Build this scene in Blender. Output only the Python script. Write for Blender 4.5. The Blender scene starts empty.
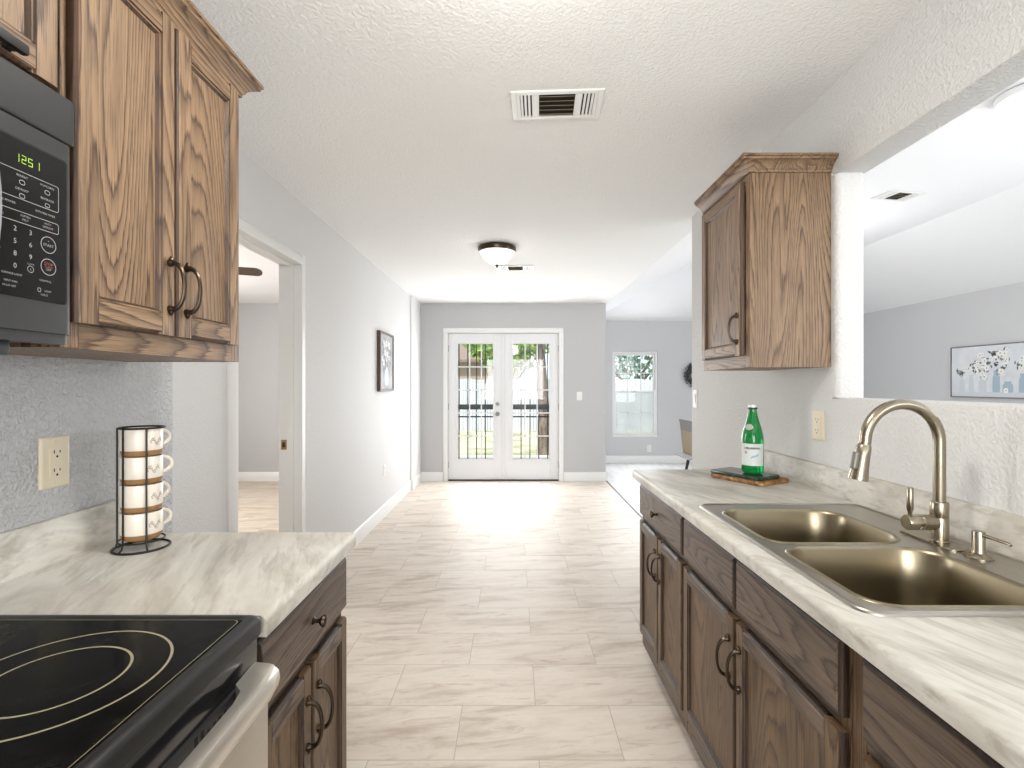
import bpy, bmesh, math, random
from mathutils import Vector, Matrix, Euler
random.seed(7)
S = bpy.context.scene
COL = S.collection
PI = math.pi
R = math.radians

# ------------------------------------------------------------------ camera
cam = bpy.data.objects.new('camera', bpy.data.cameras.new('camera'))
COL.objects.link(cam)
cam.location = (0, 0, 1.318)
cam.rotation_euler = (R(90), 0, 0)
cam.data.sensor_width = 36.0
cam.data.lens = 36.0 * 500.0 / 1024.0
cam.data.shift_x = -2.0 / 1024.0
cam.data.shift_y = 1.0 / 1024.0
cam.data.clip_start = 0.02
S.camera = cam

# ------------------------------------------------------------------ sky, sun, exposure
S.view_settings.view_transform = 'Standard'
S.view_settings.look = 'None'
S.view_settings.exposure = 0.58
S.view_settings.gamma = 1.0
S.view_settings.use_curve_mapping = False
S.cycles.max_bounces = 12
S.cycles.diffuse_bounces = 6
S.cycles.glossy_bounces = 4
S.cycles.transparent_max_bounces = 16
S.cycles.sample_clamp_indirect = 4.0
W = bpy.data.worlds.new('sky'); S.world = W; W.use_nodes = True
bgn = W.node_tree.nodes['Background']
bgn.inputs[0].default_value = (0.80, 0.90, 1.0, 1)
bgn.inputs[1].default_value = 1.15

def lamp(name, kind, loc, energy, color=(1, 1, 1), rot=(0, 0, 0), **kw):
    l = bpy.data.lights.new(name, kind); l.energy = energy; l.color = color
    for k, v in kw.items(): setattr(l, k, v)
    o = bpy.data.objects.new(name, l); o.location = loc; o.rotation_euler = rot
    COL.objects.link(o); return o

YF_ = 6.86
lamp('sun', 'SUN', (0, 0, 20), 2.8, (1, 0.95, 0.86), (R(38), R(-22), 0), angle=R(0.6))
lamp('dining_fill', 'POINT', (3.2, 5.2, 2.2), 12, (0.98, 0.98, 1.0), shadow_soft_size=0.2)  # added fill for the dining area, no lamp fixture there
# kitchen ceiling lamp overhead, beyond the top of the frame
lamp('kitchen_lamp', 'POINT', (0.0, 1.02, 2.20), 7, (1, 0.97, 0.93), shadow_soft_size=0.12)
lamp('kitchen_lamp_bulb', 'AREA', (0.0, 1.02, 2.30), 6, (1, 0.95, 0.87), (0, 0, 0), shape='DISK', size=0.24)
# added fill light behind the camera, with no window in that wall
lamp('kitchen_back_fill', 'AREA', (0.0, -2.5, 1.5), 60, (1.0, 0.99, 0.97), (R(90), 0, 0), shape='RECTANGLE', size=1.9, size_y=1.3)
# daylight arriving through the glazed doors and the dining window
lamp('door_daylight', 'AREA', (-0.15, YF_ - 0.03, 1.12), 33, (0.98, 0.99, 1.0), (R(-90), 0, 0), shape='RECTANGLE', size=1.4, size_y=1.7)
lamp('dining_window_daylight', 'AREA', (2.04, 8.42, 1.2), 22, (0.93, 0.97, 1.0), (R(-90), 0, 0), shape='RECTANGLE', size=0.75, size_y=1.4)
# added fill lights to brighten the living and side rooms, no windows there
lamp('living_side_fill', 'AREA', (5.25, 1.6, 1.5), 62, (0.95, 0.98, 1.0), (0, R(90), 0), shape='RECTANGLE', size=1.6, size_y=2.6)
lamp('living_back_fill', 'AREA', (3.4, -2.45, 1.5), 46, (0.95, 0.98, 1.0), (R(90), 0, 0), shape='RECTANGLE', size=2.6, size_y=1.7)
lamp('side_room_fill', 'AREA', (-4.45, 4.2, 1.5), 66, (1.0, 0.98, 0.95), (0, R(-90), 0), shape='RECTANGLE', size=1.5, size_y=1.8)

# ------------------------------------------------------------------ materials
class NT:
    def __init__(s, name):
        s.m = bpy.data.materials.new(name); s.m.use_nodes = True
        s.t = s.m.node_tree; s.b = s.t.nodes['Principled BSDF']; s.out = s.t.nodes['Material Output']
    def n(s, typ, **kw):
        nd = s.t.nodes.new(typ)
        for k, v in kw.items():
            if k == 'inp':
                for a, b in v.items(): nd.inputs[a].default_value = b
            else: setattr(nd, k, v)
        return nd
    def l(s, a, b): s.t.links.new(a, b)
    def math(s, op, a, b=None, c=None):
        nd = s.n('ShaderNodeMath', operation=op)
        for i, v in enumerate((a, b, c)):
            if v is None: continue
            if isinstance(v, (int, float)): nd.inputs[i].default_value = v
            else: s.l(v, nd.inputs[i])
        return nd.outputs[0]
    def vmath(s, op, a, b):
        nd = s.n('ShaderNodeVectorMath', operation=op)
        for i, v in enumerate((a, b)):
            if isinstance(v, tuple): nd.inputs[i].default_value = v
            else: s.l(v, nd.inputs[i])
        return nd.outputs[0]
    def ramp(s, fac, stops, interp='LINEAR'):
        nd = s.n('ShaderNodeValToRGB'); cr = nd.color_ramp; cr.interpolation = interp
        while len(cr.elements) < len(stops): cr.elements.new(0.5)
        for e, (p, c) in zip(cr.elements, stops):
            e.position = p; e.color = (c, c, c, 1) if isinstance(c, (int, float)) else (*c, 1)
        s.l(fac, nd.inputs[0]); return nd.outputs[0]
    def mix(s, fac, a, b, blend='MIX'):
        nd = s.n('ShaderNodeMix', data_type='RGBA', blend_type=blend)
        for i, v in ((0, fac), (6, a), (7, b)):
            if isinstance(v, (int, float)): nd.inputs[i].default_value = v
            elif isinstance(v, tuple): nd.inputs[i].default_value = (*v, 1)
            else: s.l(v, nd.inputs[i])
        return nd.outputs[2]
    def noise(s, vec, scale, detail=2.0, rough=0.5, dist=0.0):
        nd = s.n('ShaderNodeTexNoise', inp={'Scale': scale, 'Detail': detail, 'Roughness': rough, 'Distortion': dist})
        if vec is not None: s.l(vec, nd.inputs['Vector'])
        return nd.outputs[0]
    def obj(s, random_offset=False, scale=None, rot=None):
        v = s.n('ShaderNodeTexCoord').outputs['Object']
        if random_offset:
            oi = s.n('ShaderNodeObjectInfo').outputs['Random']
            cx = s.n('ShaderNodeCombineXYZ')
            for i, k in enumerate((37.0, 53.0, 71.0)): s.l(s.math('MULTIPLY', oi, k), cx.inputs[i])
            v = s.vmath('ADD', v, cx.outputs[0])
        if rot: 
            mp = s.n('ShaderNodeMapping'); mp.inputs['Rotation'].default_value = rot; s.l(v, mp.inputs[0]); v = mp.outputs[0]
        if scale: v = s.vmath('MULTIPLY', v, scale)
        return v
    def bump(s, h, strength, dist):
        nd = s.n('ShaderNodeBump', inp={'Strength': strength, 'Distance': dist}); s.l(h, nd.inputs['Height'])
        s.l(nd.outputs[0], s.b.inputs['Normal'])
    def set(s, **kw):
        names = dict(color='Base Color', rough='Roughness', metal='Metallic', spec='Specular IOR Level', trans='Transmission Weight', ior='IOR', coat='Coat Weight', coat_rough='Coat Roughness', emit='Emission Color', emit_s='Emission Strength')
        for k, v in kw.items():
            i = s.b.inputs[names[k]]
            if hasattr(v, 'links') or hasattr(v, 'is_linked'): s.l(v, i)
            else: i.default_value = (*v, 1) if isinstance(v, tuple) else v
        return s

def srgb(r, g, b):
    f = lambda c: (c / 255 / 12.92) if c <= 10 else ((c / 255 + 0.055) / 1.055) ** 2.4
    return (f(r), f(g), f(b))

def plain(name, color, rough=0.5, metal=0.0, var=0.06, vscale=25, spec=0.5, bump=0.0, **kw):
    n = NT(name)
    v = n.obj()
    nz = n.noise(v, vscale, 3)
    n.set(color=n.mix(n.math('MULTIPLY', nz, var * 2), color, tuple(c * 0.6 for c in color)), rough=rough, metal=metal, spec=spec, **kw)
    if bump: n.bump(n.noise(v, vscale * 6, 2), bump, 0.002)
    return n.m

def wall_mat(name, color, scale=75, strength=0.3, dist=0.003, rough=0.62):
    n = NT(name); v = n.obj()
    a = n.noise(v, scale, 2.5, 0.55, 0.4)
    h = n.ramp(a, [(0.40, 0.0), (0.62, 1.0)])
    n.set(color=n.mix(n.math('MULTIPLY', n.noise(v, 1.3, 2), 0.12), color, tuple(c * 0.86 for c in color)), rough=rough, spec=0.35)
    n.bump(h, strength, dist)
    return n.m

def oak_mat(name, axis, light=srgb(148, 121, 93), dark=srgb(70, 50, 36)):
    n = NT(name)
    v = n.obj(True)
    sc = {'X': (0.10, 1, 1), 'Y': (1, 0.10, 1), 'Z': (1, 1, 0.10)}[axis]
    fine = {'X': (0.03, 1, 1), 'Y': (1, 0.03, 1), 'Z': (1, 1, 0.03)}[axis]
    va = n.vmath('MULTIPLY', v, sc)
    big = n.noise(va, 6.5, 1.2, 0.35, 0.25)
    wob = n.noise(va, 45, 2, 0.5)
    vf = n.vmath('MULTIPLY', v, fine)
    pn = n.noise(vf, 330, 3, 0.6)
    f = n.math('ADD', n.math('MULTIPLY', big, 34.0), n.math('MULTIPLY', wob, 0.7))
    fr = n.math('FRACT', n.math('ADD', f, n.math('MULTIPLY', pn, 0.55)))
    ring = n.ramp(fr, [(0.0, 0.95), (0.12, 0.45), (0.45, 0.12), (0.84, 0.0), (0.94, 0.55), (1.0, 0.95)])
    pore = n.ramp(pn, [(0.47, 0.0), (0.62, 1.0)])
    tone = n.noise(va, 14, 2)
    c = n.mix(ring, light, dark)
    c = n.mix(n.math('MULTIPLY', pore, n.math('ADD', n.math('MULTIPLY', ring, 0.45), 0.42)), c, tuple(x * 0.55 for x in dark))
    c = n.mix(n.math('MULTIPLY', n.ramp(tone, [(0.35, 0), (0.7, 1)]), 0.32), c, tuple(x * 1.05 for x in dark))
    n.set(color=c, rough=0.42, spec=0.45)
    n.bump(n.math('ADD', n.math('MULTIPLY', ring, -0.5), n.math('MULTIPLY', pore, -0.6)), 0.25, 0.0012)
    return n.m

OAK_Z, OAK_Y, OAK_X = oak_mat('oak_vertical', 'Z'), oak_mat('oak_lengthwise', 'Y'), oak_mat('oak_crosswise', 'X')
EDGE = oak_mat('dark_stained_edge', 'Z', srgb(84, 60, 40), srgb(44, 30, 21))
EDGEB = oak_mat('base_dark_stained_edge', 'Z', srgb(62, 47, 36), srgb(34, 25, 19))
SHADED_OAK = (srgb(120, 95, 67), srgb(58, 42, 29))  # same oak as the wall cabinets, weaker light darkened into the colour
SHADED_OAK_GREY = (srgb(114, 97, 83), srgb(50, 39, 32))
OAKB_Z, OAKB_Y, OAKB_X = oak_mat('shaded_oak_vertical', 'Z', *SHADED_OAK), oak_mat('shaded_oak_lengthwise', 'Y', *SHADED_OAK_GREY), oak_mat('shaded_oak_crosswise', 'X', *SHADED_OAK)

def counter_mat():
    n = NT('laminate_stone'); v = n.obj()
    v1 = n.obj(rot=(0, 0, R(-28)), scale=(1.0, 0.28, 1.0))
    a = n.noise(v1, 7, 5, 0.62, 0.8)
    b = n.noise(n.obj(rot=(0, 0, R(-22)), scale=(1.0, 0.14, 1.0)), 42, 4, 0.6, 0.5)
    c = n.ramp(a, [(0.28, srgb(148, 144, 134)), (0.45, srgb(186, 183, 175)), (0.58, srgb(206, 204, 197)), (0.75, srgb(172, 168, 159))])
    c = n.mix(n.math('MULTIPLY', n.ramp(b, [(0.50, 0), (0.66, 1)]), 0.46), c, srgb(134, 126, 114))
    c = n.mix(n.math('MULTIPLY', n.ramp(n.noise(v, 3.2, 3), [(0.45, 0), (0.65, 1)]), 0.3), c, srgb(186, 176, 158))
    n.set(color=c, rough=0.38, spec=0.45)
    return n.m
COUNTER = counter_mat()

def tile_mat(name, tint=(1, 1, 1), mortar=srgb(176, 168, 160)):
    n = NT(name); v = n.obj()
    vs = n.vmath('ADD', v, (0.512, -1.757, 0.0))
    br = n.n('ShaderNodeTexBrick', offset=0.5, offset_frequency=2, squash=1.0, squash_frequency=2)
    br.inputs['Color1'].default_value = (0, 0, 0, 1); br.inputs['Color2'].default_value = (1, 1, 1, 1); br.inputs['Mortar'].default_value = (0.5, 0.5, 0.5, 1)
    for k, val in (('Scale', 1.0), ('Mortar Size', 0.0016), ('Mortar Smooth', 0.1), ('Bias', 0.0), ('Brick Width', 0.6), ('Row Height', 0.2995)): br.inputs[k].default_value = val
    n.l(vs, br.inputs['Vector'])
    sep = n.n('ShaderNodeSeparateColor'); n.l(br.outputs['Color'], sep.inputs[0])
    rnd = sep.outputs[0]
    cx = n.n('ShaderNodeCombineXYZ')
    n.l(n.math('MULTIPLY', rnd, 13.0), cx.inputs[0]); n.l(n.math('MULTIPLY', rnd, 29.0), cx.inputs[1]); n.l(n.math('MULTIPLY', rnd, 5.0), cx.inputs[2])
    mp = n.n('ShaderNodeMapping'); mp.inputs['Rotation'].default_value = (0, 0, R(-7)); n.l(v, mp.inputs[0])
    vo = n.vmath('ADD', n.vmath('MULTIPLY', mp.outputs[0], (0.2, 1.0, 1.0)), cx.outputs[0])
    a = n.noise(vo, 11, 5, 0.62, 0.7)
    b = n.noise(vo, 26, 4, 0.65, 1.2)
    T = lambda c: tuple(x * t for x, t in zip(c, tint))
    c = n.ramp(a, [(0.30, T(srgb(188, 174, 160))), (0.46, T(srgb(214, 203, 191))), (0.60, T(srgb(223, 214, 203))), (0.80, T(srgb(210, 198, 186)))])
    vein = n.math('MULTIPLY', n.ramp(b, [(0.56, 0), (0.70, 1)]), 0.46)
    c = n.mix(vein, c, T(srgb(160, 144, 130)))
    c = n.mix(n.math('MULTIPLY', n.math('SUBTRACT', rnd, 0.5), 0.10), c, T(srgb(170, 158, 148)))
    c = n.mix(br.outputs['Fac'], c, T(mortar))
    n.set(color=c, rough=0.45, spec=0.14)
    n.bump(n.math('SUBTRACT', 1.0, br.outputs['Fac']), 0.3, 0.0015)
    return n.m
TILE = tile_mat('wood_look_tile')
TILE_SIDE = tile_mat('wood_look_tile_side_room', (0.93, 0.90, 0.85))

def plank_mat():
    n = NT('pale_plank'); v = n.obj(scale=(1.0, 0.15, 1.0))
    a = n.noise(v, 14, 4, 0.6, 0.4)
    n.set(color=n.ramp(a, [(0.3, srgb(196, 195, 193)), (0.7, srgb(222, 221, 219))]), rough=0.5, spec=0.3)
    return n.m
PLANK = plank_mat()

def brushed(name, color, rough, axis):
    n = NT(name)
    sc = {'X': (0.02, 1, 1), 'Y': (1, 0.02, 1), 'Z': (1, 1, 0.02)}[axis]
    a = n.noise(n.obj(scale=sc), 320, 3, 0.6)
    n.set(color=n.mix(n.math('MULTIPLY', a, 0.12), color, tuple(c * 0.7 for c in color)), metal=1.0, rough=n.ramp(a, [(0.3, rough * 0.92), (0.7, rough * 1.1)]))
    return n.m
SINK = brushed('brushed_sink_steel', srgb(178, 174, 166), 0.3, 'Y')
SINKW = brushed('brushed_bowl_steel', srgb(156, 146, 124), 0.30, 'Z')
NICKEL = plain('brushed_nickel', srgb(160, 151, 134), 0.26, 1.0, var=0.02)
STEEL = brushed('range_steel', srgb(208, 202, 192), 0.36, 'Y')
BRONZE = plain('aged_bronze', srgb(70, 60, 50), 0.28, 0.9)
SATIN = plain('satin_metal', srgb(120, 118, 116), 0.3, 0.9)

WALLK = wall_mat('wall_paint_textured', srgb(204, 205, 207), 88, 0.62, 0.0045)
WALLR = wall_mat('wall_paint_sink_side', srgb(208, 208, 207), 90, 0.45, 0.004)
WALLL = wall_mat('wall_paint_textured_shaded', srgb(188, 189, 191), 88, 0.75, 0.005)  # darker copy of the wall paint, dimmer light put into the colour
WALLH = wall_mat('wall_paint_light', srgb(212, 212, 212), 110, 0.25, 0.003)
WALLG = wall_mat('wall_paint_gray', srgb(184, 184, 185), 110, 0.12, 0.002)
WALLC = wall_mat('wall_paint_cool_gray', srgb(196, 196, 197), 110, 0.12, 0.002)
WALLW = wall_mat('wall_paint_white', srgb(222, 221, 218), 80, 0.3, 0.003)
CEIL = wall_mat('ceiling_knockdown', srgb(235, 235, 234), 80, 0.42, 0.004, 0.8)
CEILW = wall_mat('ceiling_white', srgb(232, 232, 233), 80, 0.12, 0.002, 0.8)
TRIM = plain('trim_white_paint', srgb(226, 226, 225), 0.4, var=0.02)
DOORW = plain('door_white_paint', srgb(222, 223, 225), 0.4, var=0.02)
BLACKP = plain('black_plastic', srgb(24, 24, 25), 0.38, var=0.1)
DARKP = plain('charcoal_plastic', srgb(45, 45, 46), 0.42, var=0.12, vscale=18)
BLACKG = plain('black_glossy_panel', srgb(22, 22, 24), 0.16, var=0.2, vscale=12)
GROOVE = plain('black_gap', srgb(8, 8, 8), 0.7)
IVORY = plain('ivory_plastic', srgb(214, 204, 180), 0.4, var=0.02)
WHITEP = plain('white_plastic', srgb(226, 226, 224), 0.4, var=0.02)
WIRE = plain('black_wire', srgb(20, 19, 18), 0.45, 0.3)
GLAZE = plain('cream_glaze', srgb(222, 214, 202), 0.3, var=0.05, vscale=40)
TAN = plain('bare_tan_clay', srgb(150, 112, 70), 0.65, var=0.1)
INK = plain('grey_ink', srgb(158, 152, 144), 0.6)
DARKIN = plain('dark_interior', srgb(38, 30, 24), 0.8)
LETTER = plain('panel_lettering', srgb(150, 149, 147), 0.5)
REDB = plain('dull_red_print', srgb(150, 84, 74), 0.5)

def glass_mat(name, tint=(1, 1, 1), refl=0.08):
    n = NT(name); t = n.t; t.nodes.remove(n.b)
    tr = n.n('ShaderNodeBsdfTransparent'); tr.inputs[0].default_value = (*tint, 1)
    gl = n.n('ShaderNodeBsdfGlossy'); gl.inputs['Roughness'].default_value = 0.02
    fr = n.n('ShaderNodeFresnel'); fr.inputs[0].default_value = 1.45
    mx = n.n('ShaderNodeMixShader'); n.l(fr.outputs[0], mx.inputs[0]); n.l(tr.outputs[0], mx.inputs[1]); n.l(gl.outputs[0], mx.inputs[2])
    n.l(mx.outputs[0], n.out.inputs[0]); return n.m
PANE = glass_mat('window_glass')

def screen_mat():
    n = NT('insect_screen'); t = n.t; t.nodes.remove(n.b)
    tr = n.n('ShaderNodeBsdfTransparent'); df = n.n('ShaderNodeBsdfDiffuse'); df.inputs[0].default_value = (0.75, 0.79, 0.8, 1)
    mx = n.n('ShaderNodeMixShader'); mx.inputs[0].default_value = 0.38
    n.l(tr.outputs[0], mx.inputs[1]); n.l(df.outputs[0], mx.inputs[2]); n.l(mx.outputs[0], n.out.inputs[0]); return n.m
SCREEN = screen_mat()

def cooktop_mat():
    n = NT('black_ceramic_glass'); v = n.obj()
    sm = n.noise(v, 9, 5, 0.7, 1.0)
    n.set(color=n.mix(n.ramp(sm, [(0.45, 0), (0.75, 0.5)]), srgb(10, 10, 10), srgb(36, 34, 30)), rough=n.ramp(sm, [(0.4, 0.10), (0.7, 0.34)]), spec=0.05)
    return n.m
COOK = cooktop_mat()
RING = plain('burner_ring_print', srgb(150, 142, 116), 0.4)
GOLD = plain('border_line_print', srgb(126, 116, 88), 0.4)

def emit(name, color, s):
    n = NT(name); n.set(color=color, emit=color, emit_s=s, rough=0.4); return n.m
BOWL = emit('frosted_lit_glass', (1.0, 0.96, 0.88), 6.0)
GREENLED = emit('green_led', (0.34, 0.56, 0.05), 0.32)

# ------------------------------------------------------------------ mesh helpers (world coordinates unless the parent is rotated)
def BM(): return bmesh.new()

def box(bm, x0, x1, y0, y1, z0, z1, bev=0.0, seg=2, mi=0):
    vs = [bm.verts.new((x, y, z)) for x in (x0, x1) for y in (y0, y1) for z in (z0, z1)]
    q = [(0, 1, 3, 2), (4, 6, 7, 5), (0, 4, 5, 1), (2, 3, 7, 6), (0, 2, 6, 4), (1, 5, 7, 3)]
    fs = [bm.faces.new([vs[i] for i in f]) for f in q]
    for f in fs: f.material_index = mi
    if bev > 0:
        es = list({e for f in fs for e in f.edges})
        r = bmesh.ops.bevel(bm, geom=es, offset=bev, segments=seg, profile=0.6, affect='EDGES', clamp_overlap=True)
        for f in r['faces']: f.material_index = mi
    return bm

def prism(bm, poly, fn, a0, a1, mi=0, mis=None):
    """poly: 2D points; fn(p, q, a) -> xyz; extruded from a0 to a1."""
    A = [bm.verts.new(fn(p, q, a0)) for p, q in poly]; B = [bm.verts.new(fn(p, q, a1)) for p, q in poly]
    n = len(poly); fs = [bm.faces.new(A), bm.faces.new(B[::-1])]
    for i in range(n): fs.append(bm.faces.new((A[i], B[i], B[(i + 1) % n], A[(i + 1) % n])))
    for i, f in enumerate(fs): f.material_index = mis[i - 2] if (mis and i > 1) else mi

def tube(bm, pts, rad, seg=12, cap=True, closed=False, mi=0):
    pts = [Vector(p) for p in pts]; n = len(pts)
    rr = rad if isinstance(rad, (list, tuple)) else [rad] * n
    rings = []; prev = None
    for i, p in enumerate(pts):
        if closed: t = (pts[(i + 1) % n] - pts[i - 1]).normalized()
        else: t = (pts[min(i + 1, n - 1)] - pts[max(i - 1, 0)]).normalized()
        if prev is None:
            up = Vector((0, 0, 1)) if abs(t.z) < 0.9 else Vector((1, 0, 0))
            u = t.cross(up).normalized()
        else: u = (prev - t * prev.dot(t)).normalized()
        prev = u; w = t.cross(u)
        rings.append([bm.verts.new(p + (u * math.cos(2 * PI * k / seg) + w * math.sin(2 * PI * k / seg)) * rr[i]) for k in range(seg)])
    m = n if closed else n - 1
    for i in range(m):
        a, b = rings[i], rings[(i + 1) % n]
        for k in range(seg): bm.faces.new((a[k], a[(k + 1) % seg], b[(k + 1) % seg], b[k])).material_index = mi
    if cap and not closed:
        bm.faces.new(rings[0][::-1]).material_index = mi; bm.faces.new(rings[-1]).material_index = mi

def lathe(bm, prof, c, seg=32, mi=0, axis='Z'):
    c = Vector(c); rings = []
    def pt(r, z, a):
        if axis == 'Z': return c + Vector((r * math.cos(a), r * math.sin(a), z))
        if axis == 'X': return c + Vector((z, r * math.cos(a), r * math.sin(a)))
        return c + Vector((r * math.cos(a), z, r * math.sin(a)))
    for r, z in prof:
        if r < 1e-6: rings.append([bm.verts.new(pt(0, z, 0))])
        else: rings.append([bm.verts.new(pt(r, z, 2 * PI * k / seg)) for k in range(seg)])
    for a, b in zip(rings, rings[1:]):
        for k in range(seg):
            k2 = (k + 1) % seg
            if len(a) == 1 and len(b) == 1: continue
            if len(a) == 1: f = bm.faces.new((a[0], b[k2], b[k]))
            elif len(b) == 1: f = bm.faces.new((a[k], a[k2], b[0]))
            else: f = bm.faces.new((a[k], a[k2], b[k2], b[k]))
            f.material_index = mi

def sweep(bm, path, prof, mi=0):
    """Mitred moulding: path of (x, y); prof of (out, z), out measured to the right of the travel direction."""
    P = [Vector(p) for p in path]; n = len(P); offs = []
    for i in range(n):
        ds = []
        if i > 0: ds.append((P[i] - P[i - 1]).normalized())
        if i < n - 1: ds.append((P[i + 1] - P[i]).normalized())
        ns = [Vector((d.y, -d.x)) for d in ds]
        m = ns[0] if len(ns) == 1 else (ns[0] + ns[1]) / (1 + ns[0].dot(ns[1]))
        offs.append(m)
    rings = [[bm.verts.new((P[i].x + offs[i].x * o, P[i].y + offs[i].y * o, z)) for o, z in prof] for i in range(n)]
    k = len(prof)
    for a, b in zip(rings, rings[1:]):
        for j in range(k): bm.faces.new((a[j], a[(j + 1) % k], b[(j + 1) % k], b[j])).material_index = mi
    bm.faces.new(rings[0]).material_index = mi; bm.faces.new(rings[-1][::-1]).material_index = mi

def wpos(o):
    v = Vector((0, 0, 0))
    while o is not None: v += o.location; o = o.parent
    return v

def obj(name, bm, mats, parent=None, local=False, smooth=35):
    bmesh.ops.recalc_face_normals(bm, faces=bm.faces[:])
    if parent is not None and not local: bmesh.ops.translate(bm, vec=-wpos(parent), verts=bm.verts[:])
    me = bpy.data.meshes.new(name); bm.to_mesh(me); bm.free()
    for m in (mats if isinstance(mats, (list, tuple)) else [mats]): me.materials.append(m)
    if smooth:
        me.polygons.foreach_set('use_smooth', [True] * len(me.polygons)); me.set_sharp_from_angle(angle=R(smooth))
    o = bpy.data.objects.new(name, me); COL.objects.link(o)
    if parent is not None: o.parent = parent
    return o

def tag(o, label, cat, group=None, kind=None):
    o['label'] = label; o['category'] = cat
    if group: o['group'] = group
    if kind: o['kind'] = kind
    return o
def thing(name, label, cat, loc=(0, 0, 0), rz=0, group=None):
    o = bpy.data.objects.new(name, None); COL.objects.link(o); o.location = loc; o.rotation_euler = (0, 0, rz)
    o.empty_display_size = 0.05
    return tag(o, label, cat, group)
def struct(name, bm, m, label, cat, parent=None, smooth=35):
    o = obj(name, bm, m, parent, smooth=smooth)
    if parent is None: tag(o, label, cat, kind='structure')
    return o
def dup(root, loc, label, rz=None):
    r = root.copy(); COL.objects.link(r); r.location = loc; r['label'] = label
    if rz is not None: r.rotation_euler = (0, 0, rz)
    for ch in root.children:
        c = ch.copy(); COL.objects.link(c); c.parent = r
        for g in ch.children:
            d = g.copy(); COL.objects.link(d); d.parent = c
    return r

def text_into(bm, s, size, fn, mi=0, align='CENTER', bold=0.0):
    """Lettering laid flat: fn(u, v, w) -> xyz."""
    cu = bpy.data.curves.new('lettering', 'FONT'); cu.body = s; cu.size = size; cu.align_x = align; cu.align_y = 'CENTER'; cu.resolution_u = 2; cu.offset = bold
    o = bpy.data.objects.new('lettering', cu); me = o.to_mesh()
    vs = [bm.verts.new(fn(v.co.x, v.co.y, 0)) for v in me.vertices]
    for p in me.polygons:
        try: bm.faces.new([vs[i] for i in p.vertices]).material_index = mi
        except ValueError: pass
    o.to_mesh_clear(); bpy.data.objects.remove(o); bpy.data.curves.remove(cu)

# ------------------------------------------------------------------ the room shell
XR, XR2 = 1.19, 1.297          # kitchen right wall, both faces
YF, YD, YB = 6.86, 8.45, -2.6  # far wall, dining far wall, wall behind
XL = 5.33
H = 2.44
# floors
b = BM(); box(b, -1.43, 1.27, YB, YF + 0.02, -0.1, 0); struct('floor', b, TILE, 'beige veined plank-shaped tile floor of the kitchen and hall', 'floor')
b = BM(); box(b, 1.27, XL + 0.1, YB, YD + 0.1, -0.1, 0.0); struct('floor_dining', b, PLANK, 'pale grey floor of the dining and living room beyond the strip', 'floor')
b = BM(); box(b, -4.7, -1.43, 1.5, YF + 0.02, -0.1, 0.0); struct('floor_side_room', b, TILE_SIDE, 'veined tile floor seen through the left doorway', 'floor')
b = BM(); prism(b, [(1.258, 0.0005), (1.262, 0.006), (1.278, 0.006), (1.282, 0.0005)], lambda p, q, a: (p, a, q), 3.37, YF - 0.001)
struct('trim_1', b, plain('dark_transition', srgb(92, 88, 84), 0.5), 'dark transition strip between the tile floor and the dining floor', 'trim')

# ceilings
b = BM(); box(b, -1.44, 1.293, YB, YF + 0.1, H, H + 0.12); box(b, 1.10, 1.293, YF + 0.1, YD + 0.1, H, H + 0.12); struct('ceiling', b, CEIL, 'textured white kitchen and hall ceiling', 'ceiling')
b = BM(); box(b, -4.7, -1.44, 1.5, YF + 0.1, H, H + 0.12); struct('ceiling_side_room', b, CEILW, 'white ceiling of the room through the left doorway', 'ceiling')
b = BM()
V = [b.verts.new(p) for p in [(1.293, YB, H), (1.293, 6.98, H), (1.293, YD, 2.40), (XL, YD, 2.40), (XL, YB, 2.40),
                              (2.40, YB + 1.1, 2.985), (2.40, YD - 1.11, 2.985), (4.22, YD - 1.11, 2.985), (4.22, YB + 1.1, 2.985)]]
for f in ((0, 1, 2, 6, 5), (2, 3, 7, 6), (3, 4, 8, 7), (4, 0, 5, 8), (5, 6, 7, 8)): b.faces.new([V[i] for i in f])
r = bmesh.ops.extrude_face_region(b, geom=b.faces[:]); bmesh.ops.translate(b, vec=(0, 0, 0.12), verts=[v for v in r['geom'] if isinstance(v, bmesh.types.BMVert)])
struct('ceiling_living', b, CEILW, 'white vaulted ceiling with sloped sides over the living and dining rooms', 'ceiling', smooth=0)

def bull(x0, x1, y0, y1, z0, z1, bm, r=0.02, corners=()):
    """A wall slab with rounded vertical corners: corners among (sx, sy)."""
    pts = []
    for sx, sy in ((0, 0), (1, 0), (1, 1), (0, 1)):
        x, y = (x0, x1)[sx], (y0, y1)[sy]
        if (sx, sy) in corners:
            cx, cy = x + (r if sx == 0 else -r), y + (r if sy == 0 else -r)
            a0 = {(0, 0): 180, (1, 0): 270, (1, 1): 0, (0, 1): 90}[(sx, sy)]
            for k in range(7): a = R(a0 + 15 * k); pts.append((cx + r * math.cos(a), cy + r * math.sin(a)))
        else: pts.append((x, y))
    prism(bm, pts, lambda p, q, a: (p, q, a), z0, z1)

# kitchen left wall (stands proud of the hall wall)
b = BM(); bull(-1.43, -1.065, YB, 1.575, 0, H, b, 0.022, ((1, 1),)); struct('wall_left', b, WALLL, 'heavily textured grey wall behind the left counter', 'wall')
DY0, DY1, DZ = 2.335, 3.04, 2.05     # left doorway
b = BM()
box(b, -1.425, -1.305, 1.575, DY0 - 0.02, 0, H); box(b, -1.425, -1.305, DY0 - 0.02, DY1 + 0.02, DZ + 0.02, H); box(b, -1.425, -1.305, DY1 + 0.02, 6.27, 0, H)
bull(-1.425, -1.280, 6.27, YF, 0, H, b, 0.015, ((1, 0),))
struct('wall_left_hall', b, WALLH, 'long light grey hall wall with a doorway', 'wall')
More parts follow.
